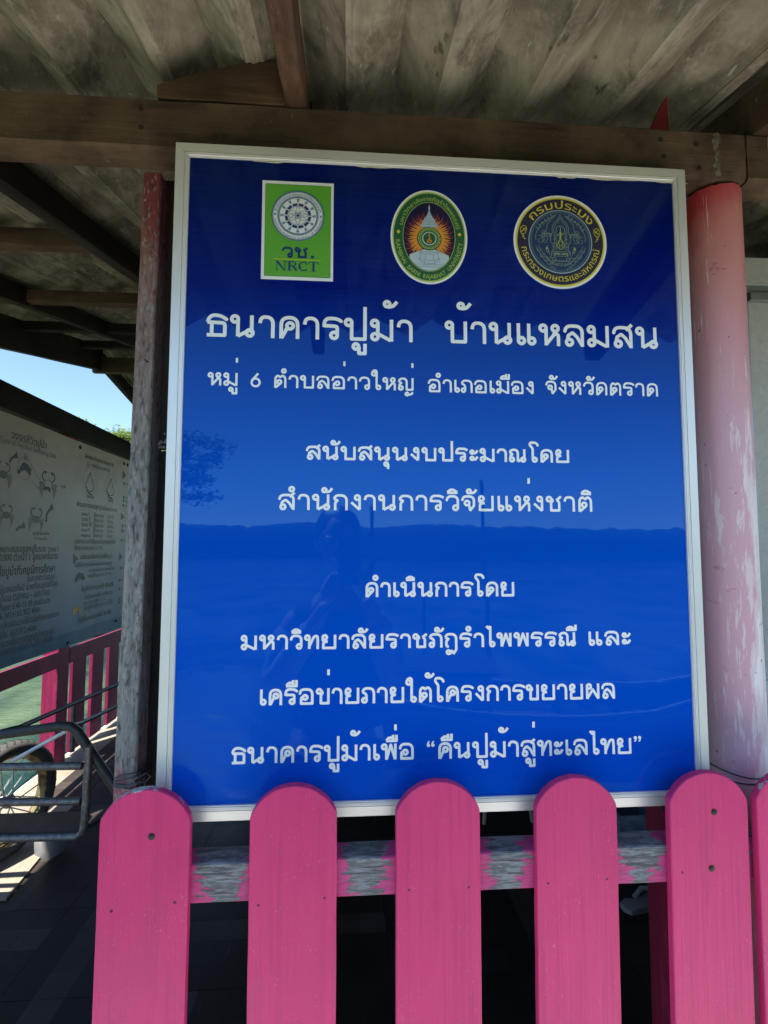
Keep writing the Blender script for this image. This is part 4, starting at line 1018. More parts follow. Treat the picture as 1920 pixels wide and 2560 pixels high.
for a, b in (((-.0085, -.0485), (-.0085, -.0425)), ((.0085, -.0485), (.0085, -.0425)), ((-.007, -.042), (-.007, -.033)), ((.007, -.042), (.007, -.033)), ((-.0175, -.0400), (-.0085, -.0430)), ((.0175, -.0400), (.0085, -.0430)), ((-.0085, -.0430), (.0085, -.0430)), ((-.0165, -.0290), (-.0085, -.0320)), ((.0165, -.0290), (.0085, -.0320)), ((-.0085, -.0320), (.0085, -.0320)), ((-.0165, -.0265), (-.0085, -.0285)), ((-.0085, -.0285), (.0085, -.0285)), ((.0165, -.0265), (.0085, -.0285))):
    q += stroke_quads([(cx + a[0], cz + a[1]), (cx + b[0], cz + b[1])], .0005)
E2.quads('plinth_line', q, V_MID, 9)
ts = [(.0170, .0165, .0205), (.0150, .0205, .0238), (.0130, .0238, .0272), (.0112, .0272, .0305), (.0094, .0305, .0338), (.0062, .0338, .0378), (.0040, .0378, .0412), (.0024, .0412, .0452), (.0011, .0452, .0495)]
q = []; ql = []
for w_, a, b in ts:
    q.append([(cx - w_, cz + a), (cx + w_, cz + a), (cx + w_ * 0.80, cz + b - .0003), (cx - w_ * 0.80, cz + b - .0003)]); ql += stroke_quads([(cx - w_ * .92, cz + a + .0011), (cx + w_ * .92, cz + a + .0011)], .0006)
q.append([(cx - .0016, cz + .0495), (cx + .0016, cz + .0495), (cx, cz + .0585)])
E2.quads('spire', q, V_SILVER, 8); E2.quads('spire_line', ql, V_SKY, 9)
x, z = rc
E2.poly('wheel_ground', ellipse(x, z, .0216, .0208, 40), V_INK, 9); E2.poly('wheel', ellipse(x, z, .0205, .0197, 40), V_DGREEN, 10)
q = []
for k in range(18):
    a = k * 20; P = lambda r_, d: polar(x, z, r_, a + d); q += stroke_quads([P(.0150, -9), P(.0180, -5), P(.0190, 0), P(.0180, 5), P(.0150, 9)], .0009) + [[P(.0150, -4), P(.0150, 4), P(.0168, 0)]]
q += ring_quads(x, z, .0194, .0006, 40, .0187)
E2.quads('wheel_pattern', q, V_LIME, 11)
E2.poly('wheel_rim', ellipse(x, z, .0126, .0123, 32), V_SILVER, 12); E2.poly('wheel_centre', ellipse(x, z, .0108, .0105, 32), V_DGREEN, 13)
q = stroke_quads(fillet([(x, z + .0105), (x - .0008, z + .004), (x + .0020, z + .0005, .002), (x - .0035, z - .0030, .003), (x - .0030, z - .0072, .003), (x + .0036, z - .0070, .003), (x + .0032, z - .0025, .002), (x, z - .0038)]), .0015)
E2.quads('wheel_figure', q, V_ORANGE, 14)

# 3: round dark seal with yellow lettering and pale green ornament
cx, cz = .6663, 1.9882
E3 = Emblem('round_emblem', (cx, cz), 'round black and blue seal with yellow lettering and pale green Thai ornament')
E3.poly('rim', ellipse(cx, cz, .0846, .0858, 80), V_WHITE, 0); E3.poly('yellow_ring', ellipse(cx, cz, .0808, .0820, 80), V_YEL, 1)
E3.poly('dark_band', ellipse(cx, cz, .0778, .0788, 80), V_INK, 2)
E3.poly('silver_ring', ellipse(cx, cz, .0576, .0582, 72), V_SILVER, 3); E3.poly('steel_ring', ellipse(cx, cz, .0564, .0570, 72), V_STEEL, 4)
E3.quads('fine_ring', ring_quads(cx, cz, .0553, .0005, 72) + ring_quads(cx, cz, .0536, .0004, 72), V_INK, 5)
E3.poly('blue_field', ellipse(cx, cz, .0518, .0524, 72), V_MID, 5)
E3.text('band_lettering', arc_text('กรมประมง', cx, cz, .0608, .0612, 143, 32, .0122, 0.062, False, 0.60), V_YEL, 4)
E3.text('band_lettering', arc_text('กระทรวงเกษตรและสหกรณ์', cx, cz, .0722, .0728, 190, 350, .0098, 0.055, True, 0.60), V_YEL, 4)
for s_ in (-1, 1):
    fx, fz = cx + s_ * .0665 , cz + .0170; q = []
    body = [(.0008, .0105), (.0060, .0060), (.0064, -.0010), (.0030, -.0062), (-.0030, -.0040), (-.0064, .0030), (-.0054, .0082)]
    B = [(fx + s_ * x * .9, fz + z) for x, z in body]; q += stroke_quads(B + B[:1], .0009)
    for k in range(4): q += stroke_quads([(fx + s_ * (-.0048 + k * .0024), fz + .0072 - k * .0018), (fx + s_ * (-.0018 + k * .0022), fz + .0014 - k * .0016)], .0007)
    for k in range(3): q += stroke_quads([(fx + s_ * (-.0052 + k * .002), fz + .001 + k * .0016), (fx + s_ * (.001 + k * .0018), fz + .0052 + k * .001)], .0006)
    q += stroke_quads([(fx + s_ * .0008, fz - .0058), (fx + s_ * -.0006, fz - .0098), (fx + s_ * .0026, fz - .0090), (fx - s_ * .0030, fz - .0148), (fx - s_ * .0002, fz - .0128)], .0008)
    E3.quads('fish_outline', q, V_YEL, 4)
GL = vinyl('pale_green_print', (0.26, 0.38, 0.25)); GY = vinyl('yellow_green_print', (0.36, 0.43, 0.10))
def spiral(x, z, r0, a0, turns, s_, wd=.0006, n=20):
    P = [(x + s_ * r0 * (1 - t / n * .82) * math.cos(math.radians(a0 + 360 * turns * t / n)), z + r0 * (1 - t / n * .82) * math.sin(math.radians(a0 + 360 * turns * t / n))) for t in range(n + 1)]
    return stroke_quads(P, wd, False)
q = []
for s_ in (-1, 1):
    X = lambda x: cx + s_ * x
    q += spiral(X(.0275), cz + .0040, .0075, -120, 1.5, s_); q += spiral(X(.0300), cz + .0155, .0050, 20, 1.3, -s_); q += spiral(X(.0370), cz + .0020, .0085, 60, 1.1, s_)
    q += spiral(X(.0250), cz - .0335, .0050, 30, 1.4, s_); q += spiral(X(.0330), cz - .0270, .0050, 120, 1.3, -s_); q += spiral(X(.0405), cz - .0170, .0042, 100, 1.2, s_); q += spiral(X(.0160), cz - .0400, .0042, 10, 1.3, -s_)
    q += stroke_quads(fillet([(X(.0445), cz + .0010), (X(.0455), cz + .012, .006), (X(.0380), cz + .0240, .006), (X(.0360), cz + .0320, .006), (X(.0240), cz + .0380, .006), (X(.0080), cz + .0490)]), .0008)
    q += stroke_quads(fillet([(X(.0360), cz + .0060), (X(.0330), cz + .0130, .004), (X(.0240), cz + .0200, .006), (X(.0250), cz + .0300, .006), (X(.0080), cz + .0490)]), .0007)
    for k in range(6):
        t = k / 5; bx_, bz = .0405 - .026 * t, .019 + .024 * t; q += stroke_quads([(X(bx_), cz + bz), (X(bx_ + .0036), cz + bz + .0062), (X(bx_ - .002), cz + bz + .0030)], .0006)
    for k in range(5):
        t = k / 4; bx_, bz = .0180 + .012 * t, .0100 + .0025 * math.sin(t * 3); q += stroke_quads([(X(bx_), cz + bz - .004), (X(bx_ - .0022), cz + bz + .0030), (X(bx_ + .003), cz + bz)], .0006)
    P = [(X(.0460 - .036 * t / 20), cz - .010 - .040 * math.sin(t / 20 * 1.45) + .0022 * math.sin(t * 1.9)) for t in range(21)]; q += stroke_quads(P, .0007)
    P = [(X(.0400 - .034 * t / 20), cz - .010 - .034 * math.sin(t / 20 * 1.5) + .0020 * math.cos(t * 2.1)) for t in range(21)]; q += stroke_quads(P, .0006)
    P = fillet([(X(.0), cz + .0500), (X(.0045), cz + .0400, .003), (X(.0120), cz + .0330, .004), (X(.0150), cz + .0250, .004), (X(.0150), cz + .0150), (X(.0185), cz + .0120), (X(.0180), cz + .0000), (X(.0140), cz - .0060), (X(.0140), cz - .0170), (X(.0170), cz - .0190), (X(.0170), cz - .0250), (X(.0190), cz - .0290), (X(.0140), cz - .0350), (X(.0), cz - .0370)]); q += stroke_quads(P, .0008)
    P = fillet([(X(.0), cz + .0440), (X(.0040), cz + .0360, .003), (X(.0100), cz + .0300, .004), (X(.0120), cz + .0220), (X(.0110), cz + .0080), (X(.0110), cz - .0170)]); q += stroke_quads(P, .0007)
    P = fillet([(X(.0), cz + .0290), (X(.0070), cz + .0270, .005), (X(.0085), cz + .0140, .003), (X(.0075), cz - .0150)]); q += stroke_quads(P, .0009)
    for k in range(3): q += stroke_quads([(X(.0090), cz + .004 - k * .007), (X(.0138), cz + .004 - k * .007)], .0006)
    q += ring_quads(X(.0125), cz - .0325, .0030, .0008, 14)
    q += stroke_quads([(X(.0230), cz - .0085), (X(.0265), cz - .0120), (X(.0270), cz - .0165), (X(.0235), cz - .0210), (X(.0225), cz - .0160), (X(.0205), cz - .0250)], .0008)
for k in range(4): q += stroke_quads([(cx - .0165 + k * .001, cz - .0185 - k * .0028), (cx + .0165 - k * .001, cz - .0185 - k * .0028)], .0007)
for k in range(7): q += stroke_quads([(cx - .009 + k * .003, cz - .0335), (cx - .0075 + k * .003, cz - .0365)], .0005)
for k in range(9): q += stroke_quads([(cx - .011 + k * .0027, cz - .0395), (cx - .0100 + k * .0027, cz - .0460 + .0008 * abs(k - 4))], .0006)
E3.quads('ornament', q, GL, 6)
q = ring_quads(cx, cz - .0070, .0062, .0011, 24, .0072)
q += stroke_quads([(cx, cz + .0260), (cx, cz + .0150)], .0012) + [ellipse(cx, cz + .0160, .0020, .0022, 12)] + stroke_quads(fillet([(cx - .0062, cz + .0100), (cx - .0040, cz + .0135, .002), (cx + .0038, cz + .0120, .002), (cx + .0058, cz + .0160)]), .0012)
q += stroke_quads([(cx, cz + .0140), (cx - .0008, cz + .0040)], .0032) + stroke_quads(fillet([(cx - .0005, cz + .0040), (cx - .0046, cz - .0005, .002), (cx - .0020, cz - .0080), (cx - .0034, cz - .0120)]), .0013) + stroke_quads(fillet([(cx, cz + .0040), (cx + .0044, cz + .0000, .002), (cx + .0016, cz - .0080), (cx + .0030, cz - .0115)]), .0013)
for s_ in (-1, 1):
    q += stroke_quads(fillet([(cx + s_ * .0024, cz - .0240), (cx + s_ * .0060, cz - .0215, .002), (cx + s_ * .0105, cz - .0230), (cx + s_ * .0125, cz - .0260)]), .0016); q += [ellipse(cx + s_ * .0247, cz - .0135, .0018, .0026, 10)]
E3.quads('figure', q, GY, 7)
#%%LEFT
# ------------------------------------------------------------------ left side: rail fence over the water
WX = -1.6
rf = empty('rail_fence', (WX, 3.2, 0), 'pink slatted railing along the water, below the white information banner', 'railing')
RFO = Vector((WX, 3.2, 0))
def rl(x, y, z): return (x - RFO.x, y - RFO.y, z - RFO.z)
def rbox(mb, x0, x1, y0, y1, z0, z1): return mb.box(x0 - RFO.x, x1 - RFO.x, y0 - RFO.y, y1 - RFO.y, z0, z1)
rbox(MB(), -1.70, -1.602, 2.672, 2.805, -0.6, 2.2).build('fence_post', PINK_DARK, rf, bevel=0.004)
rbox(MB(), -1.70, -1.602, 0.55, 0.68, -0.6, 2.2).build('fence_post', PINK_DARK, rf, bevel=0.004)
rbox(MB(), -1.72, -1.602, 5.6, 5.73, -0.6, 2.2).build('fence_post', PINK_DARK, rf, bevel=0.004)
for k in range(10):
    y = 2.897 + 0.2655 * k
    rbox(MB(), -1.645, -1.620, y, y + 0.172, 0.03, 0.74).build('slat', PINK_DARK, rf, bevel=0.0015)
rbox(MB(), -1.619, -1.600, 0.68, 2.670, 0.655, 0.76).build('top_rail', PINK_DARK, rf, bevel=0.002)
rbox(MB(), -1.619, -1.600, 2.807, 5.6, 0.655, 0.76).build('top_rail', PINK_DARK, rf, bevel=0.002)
bb = empty('banner_beam', (-1.64, 2.6, 2.26), 'thick dark timber running along the head of the information banner', 'beam')
worn_bar('beam_timber', WOOD_FAR, bb, (0, -2.6, 0.110), (0, 3.4, 0.075), 0.075, 0.15, 20, 0.002, 0.004, 77)

# ------------------------------------------------------------------ banner with the crab life cycle
bn = empty('banner', (-1.594, 2.7, 0.78), 'large white printed banner about crabs with grey lettering and a dark blue foot band', 'banner')
BO = Vector((-1.594, 2.7, 0.78))
def wav(y, z): return 0.010 * noise.noise(Vector((y * 1.6, z * 1.3, 2))) + 0.004 * noise.noise(Vector((y * 5, z * 4, 5)))
def bpt(y, z, off=0.0): return (wav(y, z) + off, y - BO.y, z - BO.z)
ny, nz = 90, 40; vs = []; fs = []
for i in range(ny + 1):
    for j in range(nz + 1): vs.append(bpt(1.5 + 2.20 * i / ny, 0.78 + 1.402 * j / nz))
for i in range(ny):
    for j in range(nz): a = i * (nz + 1) + j; fs.append((a, a + nz + 1, a + nz + 2, a + 1))
def banner_mat():
    g = NG('printed_banner', 0.45, spec=0.4); o = g.xyz(g.co()); z = g.math('MULTIPLY', o[2], 1.0)
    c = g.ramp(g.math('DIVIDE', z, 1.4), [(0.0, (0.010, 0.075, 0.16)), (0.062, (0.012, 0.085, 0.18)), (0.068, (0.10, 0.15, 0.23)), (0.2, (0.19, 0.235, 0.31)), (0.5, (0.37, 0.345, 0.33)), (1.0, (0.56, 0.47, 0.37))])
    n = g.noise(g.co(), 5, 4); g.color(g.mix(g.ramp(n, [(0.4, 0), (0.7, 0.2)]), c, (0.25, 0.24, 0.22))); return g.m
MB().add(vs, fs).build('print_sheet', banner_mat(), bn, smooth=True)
INK = flat('black_ink', (0.012, 0.012, 0.014), 0.5); GREY = flat('grey_ink', (0.055, 0.06, 0.07), 0.5); PALE = flat('pale_grey_ink', (0.20, 0.21, 0.22), 0.5); ORG = flat('orange_ink', (0.55, 0.26, 0.03), 0.5); OLV = flat('olive_ink', (0.13, 0.13, 0.09), 0.5)
def bprint(name, V, F, m, lay=1): return flat_mesh(name, V, F, m, bn, lambda y, z: bpt(y, z, 0.0008 + 0.0007 * lay))
def btext(t, y0, y1, z, m=GREY, bold=0.0, hk=1.0, kind='printed_line'):
    V, F = font_union(t, 1.0, bold); xs = [p[0] for p in V]; a, b = min(xs), max(xs); s_ = (y1 - y0) / (b - a)
    bprint(kind, [((p[0] - a) * s_ + y0, p[1] * s_ * hk + z) for p in V], F, m)
btext('วงจรชีวิตปูม้า', 2.085, 2.412, 2.052, INK, 0.018, 1.0, 'heading')
btext('Life Cycle of The Blue Swimming Crab', 1.93, 2.523, 2.012, PALE, 0.01, 1.3)
btext('ลักษณะที่แตกต่างระหว่าง', 2.89, 3.315, 2.082, INK, 0.02, 1.1, 'heading'); btext('ปูม้าเพศผู้และเพศเมีย', 2.919, 3.267, 2.030, PALE, 0.0, 1.1)
btext('เพศเมีย', 2.93, 3.03, 1.800, GREY); btext('เพศผู้', 3.25, 3.33, 1.800, GREY)
btext('พัฒนาการของลูกปู', 2.791, 3.13, 1.728, INK, 0.03, 1.1, 'heading'); btext('วัยอ่อนแต่ละระยะ', 3.14, 3.408, 1.728, GREY, 0.0, 1.1)
for k, (a, b) in enumerate((('zoea I', '2-3 วัน'), ('zoea II', '4-3 วัน'), ('zoea III', '3-4 วัน'), ('zoea IV', '2-3 วัน'), ('megalopa', '4-5 วัน'))):
    z = 1.668 - k * 0.0375; btext(a, 2.865, 2.865 + 0.017 * len(a), z, GREY); btext('ใช้ระยะเวลา', 3.035, 3.19, z, GREY, 0.01, 1.1); btext(b, 3.255, 3.345, z, GREY)
btext('รวมระยะเวลาทั้งสิ้นจนเป็นลูกปูขนาดเล็ก', 2.79, 3.40, 1.470, GREY, 0.01, 1.2); btext('ใช้ระยะเวลาประมาณ 15-17 วัน', 2.79, 3.19, 1.425, GREY, 0.01, 1.2)
btext('ระยะเวลาในการบ่มฟัก', 2.875, 3.27, 1.358, INK, 0.03, 1.1, 'heading'); btext('ไข่ปูม้า', 3.275, 3.365, 1.358, GREY)
for z, y0, y1, t in ((1.305, 2.80, 3.36, 'ไข่ปูสีน้ำตาลหรือสีเหลืองส้มของแม่ปู'), (1.262, 3.00, 3.40, 'ระยะฟักเป็นตัวประมาณหนึ่งวัน'), (1.222, 3.00, 3.36, 'แม่ปูใช้ระยะเวลา 2-4 วัน'), (1.070, 2.95, 3.40, 'ไข่ปูสีเหลืองใช้เวลาฟักนาน'), (1.032, 2.95, 3.28, 'และระยะเวลาฟัก 5-7 วัน'), (0.992, 2.95, 3.40, 'แม่ปูสีดำใช้ระยะเวลาสั้น')):
    btext(t, y0, y1, z, GREY, 0.01)
btext('ไข่ปูสีดำระยะเวลาฟัก 40-60%', 2.90, 3.413, 1.130, INK, 0.03, 1.1); btext('ไข่ปูสีส้มระยะเวลาฟัก 20-40%', 2.868, 3.388, 0.915, INK, 0.03, 1.1)
for z, y0, y1, t, m, b in ((1.428, 1.75, 2.595, 'ความหนาแน่นที่เหมาะสมของลูกปูในระยะ zoea I', GREY, .02), (1.380, 1.85, 2.600, '70,000-100,000 ตัว/น้ำ 1 ลูกบาศก์เมตร', GREY, .02), (1.298, 1.70, 2.574, 'การฟักแตกของไข่ปูม้าที่เคยมีการศึกษา', INK, .035), (1.252, 2.303, 2.577, 'ในภาคตะวันออก', GREY, 0),
    (1.205, 1.70, 2.609, 'แม่ปูม้าสืบพันธุ์วางไข่ได้ตลอดทั้งปี ช่วงที่สมบูรณ์ที่สุด', GREY, .02), (1.155, 1.80, 2.532, 'คือ ได้แก่ ช่วงเดือน ตุลาคม - มกราคม', GREY, .02), (1.106, 1.85, 2.542, 'ขนาดกระดองตั้งแต่ 8.40-15.30 เซนติเมตร', GREY, .02), (1.060, 1.90, 2.434, 'ไข่เฉลี่ย 526,341±165,902 ฟอง', GREY, .02),
    (1.008, 1.70, 2.638, 'แม่ปูไข่นอกกระดองขนาดเล็กมีจำนวนไข่เฉลี่ยทั้งหมดลดลง', GREY, .02), (0.955, 1.90, 2.408, 'ปูขนาดเล็กมีไข่ 107,312 ฟอง', GREY, .02), (0.905, 1.70, 2.598, 'ส่วนแม่ปูขนาดใหญ่มีจำนวนไข่มากที่สุดกว่าทุกกลุ่ม', GREY, .02), (0.860, 1.80, 2.575, 'ค่าเฉลี่ย มีความดกไข่ 1,512,281 ฟอง', GREY, .02)):
    btext(t, y0, y1, z - .012, m, b, 1.2)
def bq(name, q, m, lay=1): v, f = cdt_union(q); bprint(name, v, f, m, lay)
def blob(cy, cz, w_, h_, seed, arch=0.4):
    random.seed(seed); q = []
    for k in range(34):
        t = random.uniform(-1, 1); u = random.uniform(-1, 1)
        q.append(ellipse(cy + t * w_ * .46, cz + u * h_ * .22 + (1 - t * t) * h_ * arch, h_ * .17, h_ * .17, 9))
    return q
bq('egg_ring', ring_quads(2.216, 1.900, .0640, .0022, 40), GREY); bq('egg_mass', blob(2.216, 1.885, .110, .065, 2), INK, 2); btext('ไข่', 2.200, 2.232, 1.952, INK, .02)
bq('callout_line', stroke_quads([(2.275, 1.935), (2.34, 1.87), (2.40, 1.83)], .0022) + stroke_quads([(2.262, 1.865), (2.33, 1.81), (2.40, 1.80)], .0022), GREY)
def crab(cy, cz, s_, m, full=True):
    q = [ellipse(cy, cz, .045 * s_, .028 * s_, 20)] if full else ring_quads(cy, cz, .043 * s_, .003, 26, .030 * s_)
    for sd in (-1, 1):
        q += stroke_quads(fillet([(cy + sd * .035 * s_, cz + .015 * s_), (cy + sd * .075 * s_, cz + .045 * s_, .02 * s_), (cy + sd * .050 * s_, cz + .085 * s_, .02 * s_), (cy + sd * .020 * s_, cz + .080 * s_)]), .010 * s_)
        q += stroke_quads([(cy + sd * .050 * s_, cz + .080 * s_), (cy + sd * .030 * s_, cz + .066 * s_)], .007 * s_)
        for k in range(4):
            a = math.radians(8 - k * 24); x1, z1 = cy + sd * .045 * s_, cz - .002 * s_ - k * .006 * s_
            q += stroke_quads(fillet([(x1, z1), (x1 + sd * .035 * s_ * math.cos(a), z1 + .035 * s_ * math.sin(a) + .010 * s_, .008 * s_), (x1 + sd * .050 * s_ * math.cos(a), z1 + .060 * s_ * math.sin(a) - .014 * s_)]), .0055 * s_)
    return q
bq('crab_drawing', crab(2.455, 1.835, .95, GREY, False), GREY); bq('egg_mass', blob(2.445, 1.800, .065, .036, 4), INK, 2)
btext('แม่ปูไข่', 2.585, 2.645, 1.835, GREY, .02)
bq('crab_drawing', crab(2.035, 1.84, .8, OLV), OLV); bq('crab_drawing', crab(2.080, 1.620, .68, OLV), OLV); bq('crab_drawing', crab(2.352, 1.612, .80, INK), OLV)
for (a, b, c_, d) in ((2.085, 1.915, 2.135, 1.955), (2.455, 1.600, 2.500, 1.690), (2.175, 1.540, 2.235, 1.560)):
    bq('arrow', stroke_quads(fillet([(a, b), ((a + c_) / 2 - (d - b) * .3, (b + d) / 2 + (c_ - a) * .25, .03), (c_, d)]), .016) + [[(c_ - .022, d - .004), (c_ + .022, d - .008), (c_ + .004, d + .032)]], GREY)
btext('ลูกปูม้าขนาดเล็ก', 2.328, 2.487, 1.520, INK, .02); btext('(Young crab)', 2.345, 2.470, 1.490, GREY, .02)
for y, w_ in ((2.962, .060), (3.278, .060)):
    bq('shell_oval', ring_quads(y, 1.915, .098, .0016, 34, .105), PALE)
    bq('shell_drawing', stroke_quads(fillet([(y - .062, 1.905), (y - .045, 1.850, .03), (y + .045, 1.850, .03), (y + .062, 1.905)]), .005) + stroke_quads([(y - .050, 1.90), (y, 1.985), (y + .048, 1.905)], .005) + stroke_quads(fillet([(y - .055, 1.88), (y - .02, 1.835, .02), (y + .03, 1.828)]), .010), INK if y > 3 else GREY, 2)
bq('marker', [[(2.785, 1.330), (2.845, 1.362), (2.785, 1.398)], [(3.485, 1.330), (3.545, 1.362), (3.485, 1.398)], [(3.485, 1.665), (3.545, 1.695), (3.485, 1.73)], [(3.485, 2.01), (3.545, 2.045), (3.485, 2.08)]], GREY)
bq('egg_mass', blob(2.885, 1.215, .125, .072, 6), INK); bq('egg_mass', blob(2.850, .990, .105, .060, 8), ORG)
for z in (1.975, 1.86, 1.83, 1.79, 1.62, 1.58, 1.50, 1.27, 1.17, 1.10, 1.02, .99): bq('bullet', [ellipse(3.515, z, .011, .013, 10)], INK); btext('การเพาะเลี้ยง', 3.54, 3.68, z - .008, GREY, .01)
mb = MB()
for y, z in ((1.95, 2.15), (2.82, 2.145), (3.50, 2.14), (3.56, 2.14), (2.75, .80), (3.47, .845), (3.62, .83)):
    g_ = MB(); g_.tube([bpt(y + .010 * math.cos(t * math.pi / 6), z + .010 * math.sin(t * math.pi / 6), .003) for t in range(12)], .0035, 6, closed=True); g_.build('grommet', flat('grommet_metal', (.06, .055, .05), .4, .6) if 'grommet_metal' not in bpy.data.materials else bpy.data.materials['grommet_metal'], bn, smooth=True)

# ------------------------------------------------------------------ metal hand cart with a spoked wheel
ct = empty('hand_cart', (-1.2, 1.6, 0), 'grey tubular steel hand cart with a spoked tyre wheel, standing on the dark floor', 'cart')
CO = Vector((-1.2, 1.6, 0))
def cl(p): return tuple(Vector(p) - CO)
g = NG('scuffed_steel_tube', 0.42, 0.55, 0.5); nn = g.noise(g.world(), 60, 6, 0.7); g.color(g.mix(g.ramp(nn, [(0.42, 0), (0.62, 1)]), (0.20, 0.20, 0.205), (0.10, 0.095, 0.09))); g.bump(nn, 0.3, 0.001); TUBE = g.m
DTUBE = flat('black_painted_tube', (0.03, 0.03, 0.032), 0.42)
def ctube(pts, r_, m=TUBE, nm='tube'): return MB().tube([cl(p) for p in pts], r_, 14).build(nm, m, ct, smooth=True)
Y = 1.27
ctube([(-1.75, Y, .612), (-0.735, Y, .598)], .0145)
ctube([(-1.75, Y, .482), (-0.735, Y, .466)], .0145)
ctube([(-1.75, Y, .345), (-1.0, Y, .338), (-0.745, Y, .335), (-0.722, Y, .352), (-0.717, Y, .40), (-0.713, Y, .60), (-0.712, Y, .672)], .0150)
ctube([(-1.75, 1.31, .66), (-1.3, 1.31, .692), (-1.065, 1.305, .711), (-0.93, 1.30, .729), (-0.84, 1.30, .741), (-0.800, 1.30, .738), (-0.770, 1.30, .715), (-0.714, 1.30, .63), (-0.626, 1.30, .505), (-0.52, 1.30, .35), (-0.40, 1.30, .15), (-0.35, 1.30, .006)], .0185, DTUBE)
ctube([(-1.113, 1.5, .673), (-1.123, 1.95, .638), (-1.079, 2.35, .629), (-1.07, 2.6, .625)], .011, DTUBE)
ctube([(-1.25, 1.31, .672), (-1.18, 1.40, .676), (-1.113, 1.5, .673)], .011, DTUBE)
ctube([(-0.82, 1.31, .735), (-0.914, 1.6, .650), (-0.902, 1.95, .622), (-0.89, 2.5, .60)], .0095, DTUBE)
ctube([(-1.124, 1.95, .637), (-1.123, 1.95, .395)], .0125)
ctube([(-1.046, 1.35, .591), (-0.848, 1.36, .700)], .0080, flat('bright_steel_rod', (.80, .80, .82), .3, .3), 'brace_rod')
ctube([(-1.07, 2.6, .625), (-0.89, 2.5, .60)], .0095, DTUBE)
ctube([(-1.62, 1.31, .66), (-1.60, 1.55, .40), (-1.60, 1.69, .262)], .012)
g = NG('cart_shade_dark', 0.5, spec=0.4); nn = g.noise(g.world(), 8, 6, 0.7, 1.0); g.color(g.mix(g.ramp(nn, [(0.4, 0), (0.7, 1)]), (0.012, 0.013, 0.017), (0.035, 0.036, 0.042)))  # dark sheet in place of the cart's shade on the floor; side is open
MB().box(-1.75 - CO.x, -0.735 - CO.x, Y + .004 - CO.y, Y + .008 - CO.y, .345, .425).build('shade_sheet', g.m, ct)
wc = Vector((-1.305, 1.73, .262)); rotw = Euler((0, 0, math.radians(14))).to_matrix()
wh = bpy.data.objects.new('wheel', None); COL.objects.link(wh); wh.parent = ct; wh.location = cl(wc); wh.rotation_euler = (0, 0, math.radians(-17))
def ring_prof(prof, n=64):
    vs, fs = [], []; k = len(prof)
    for t in range(n):
        a = 2 * math.pi * t / n
        for r_, x in prof: vs.append((x, r_ * math.cos(a), r_ * math.sin(a)))
    for t in range(n):
        for i in range(k): fs.append((t * k + i, t * k + (i + 1) % k, ((t + 1) % n) * k + (i + 1) % k, ((t + 1) % n) * k + i))
    return vs, fs
g = NG('dusty_tyre_rubber', 0.7, spec=0.35); nn = g.noise(g.co(), 30, 5); g.color(g.mix(nn, (0.03, 0.03, 0.03), (0.085, 0.083, 0.078))); g.bump(nn, 0.3, 0.002)
tp = [(.262, 0), (.260, .016), (.254, .031), (.242, .041), (.225, .041), (.208, .032), (.202, .022), (.202, -.022), (.208, -.032), (.225, -.041), (.242, -.041), (.254, -.031), (.260, -.016)]
MB().add(*ring_prof(tp)).build('tyre', g.m, wh, smooth=True)
mb = MB()
for k in range(44):
    for sd in (-1, 1):
        a = 2 * math.pi * k / 44; b = a + .085; vs = []
        for an, x, r_ in ((a, .004, .2625), (a + .035, .004, .2625), (b + .035, .030, .2555), (b, .030, .2555)): vs.append((sd * x, (r_ + .0012) * math.cos(an), (r_ + .0012) * math.sin(an)))
        vs += [(x, y * .985, z * .985) for x, y, z in vs]
        mb.add(vs, [(0, 1, 2, 3), (4, 7, 6, 5), (0, 4, 5, 1), (1, 5, 6, 2), (2, 6, 7, 3), (3, 7, 4, 0)])
o = mb.build('tread_block', flat('tread_rubber', (.018, .018, .018), .8), wh); o['kind'] = 'stuff'
g = NG('rusty_gold_rim', 0.4, 0.6, 0.5); nn = g.noise(g.co(), 26, 5, .7); g.color(g.mix(g.ramp(nn, [(.45, 0), (.6, 1)]), (.30, .25, .13), (.09, .055, .03)))
MB().add(*ring_prof([(.206, .026), (.200, .028), (.188, .014), (.180, .0), (.188, -.014), (.200, -.028), (.206, -.026), (.192, 0)])).build('rim', g.m, wh, smooth=True)
spm = flat('spoke_steel', (.5, .5, .48), .35, .8)
for k in range(18):
    a = 2 * math.pi * k / 18; b = a + (.9 if k % 2 else -.9); sd = 1 if k % 4 < 2 else -1
    MB().tube([(sd * .022, .024 * math.cos(b), .024 * math.sin(b)), (0, .195 * math.cos(a), .195 * math.sin(a))], .0032, 6).build('spoke', spm, wh)
mb = MB(); mb.lathe([(.012, -.06), (.012, -.03), (.030, -.028), (.030, -.022), (.019, -.018), (.019, .018), (.030, .022), (.030, .028), (.014, .03), (.014, .055), (.008, .062)], 20)
me = mb.mesh('hub', True)
for v in me.vertices: v.co = (v.co.z, v.co.x, v.co.y)
link('hub', me, flat('worn_white_hub', (.55, .55, .55), .35, .4), wh)
ctube([(-1.60, 1.82, .262), (-1.21, 1.70, .262)], .010, DTUBE, 'axle')

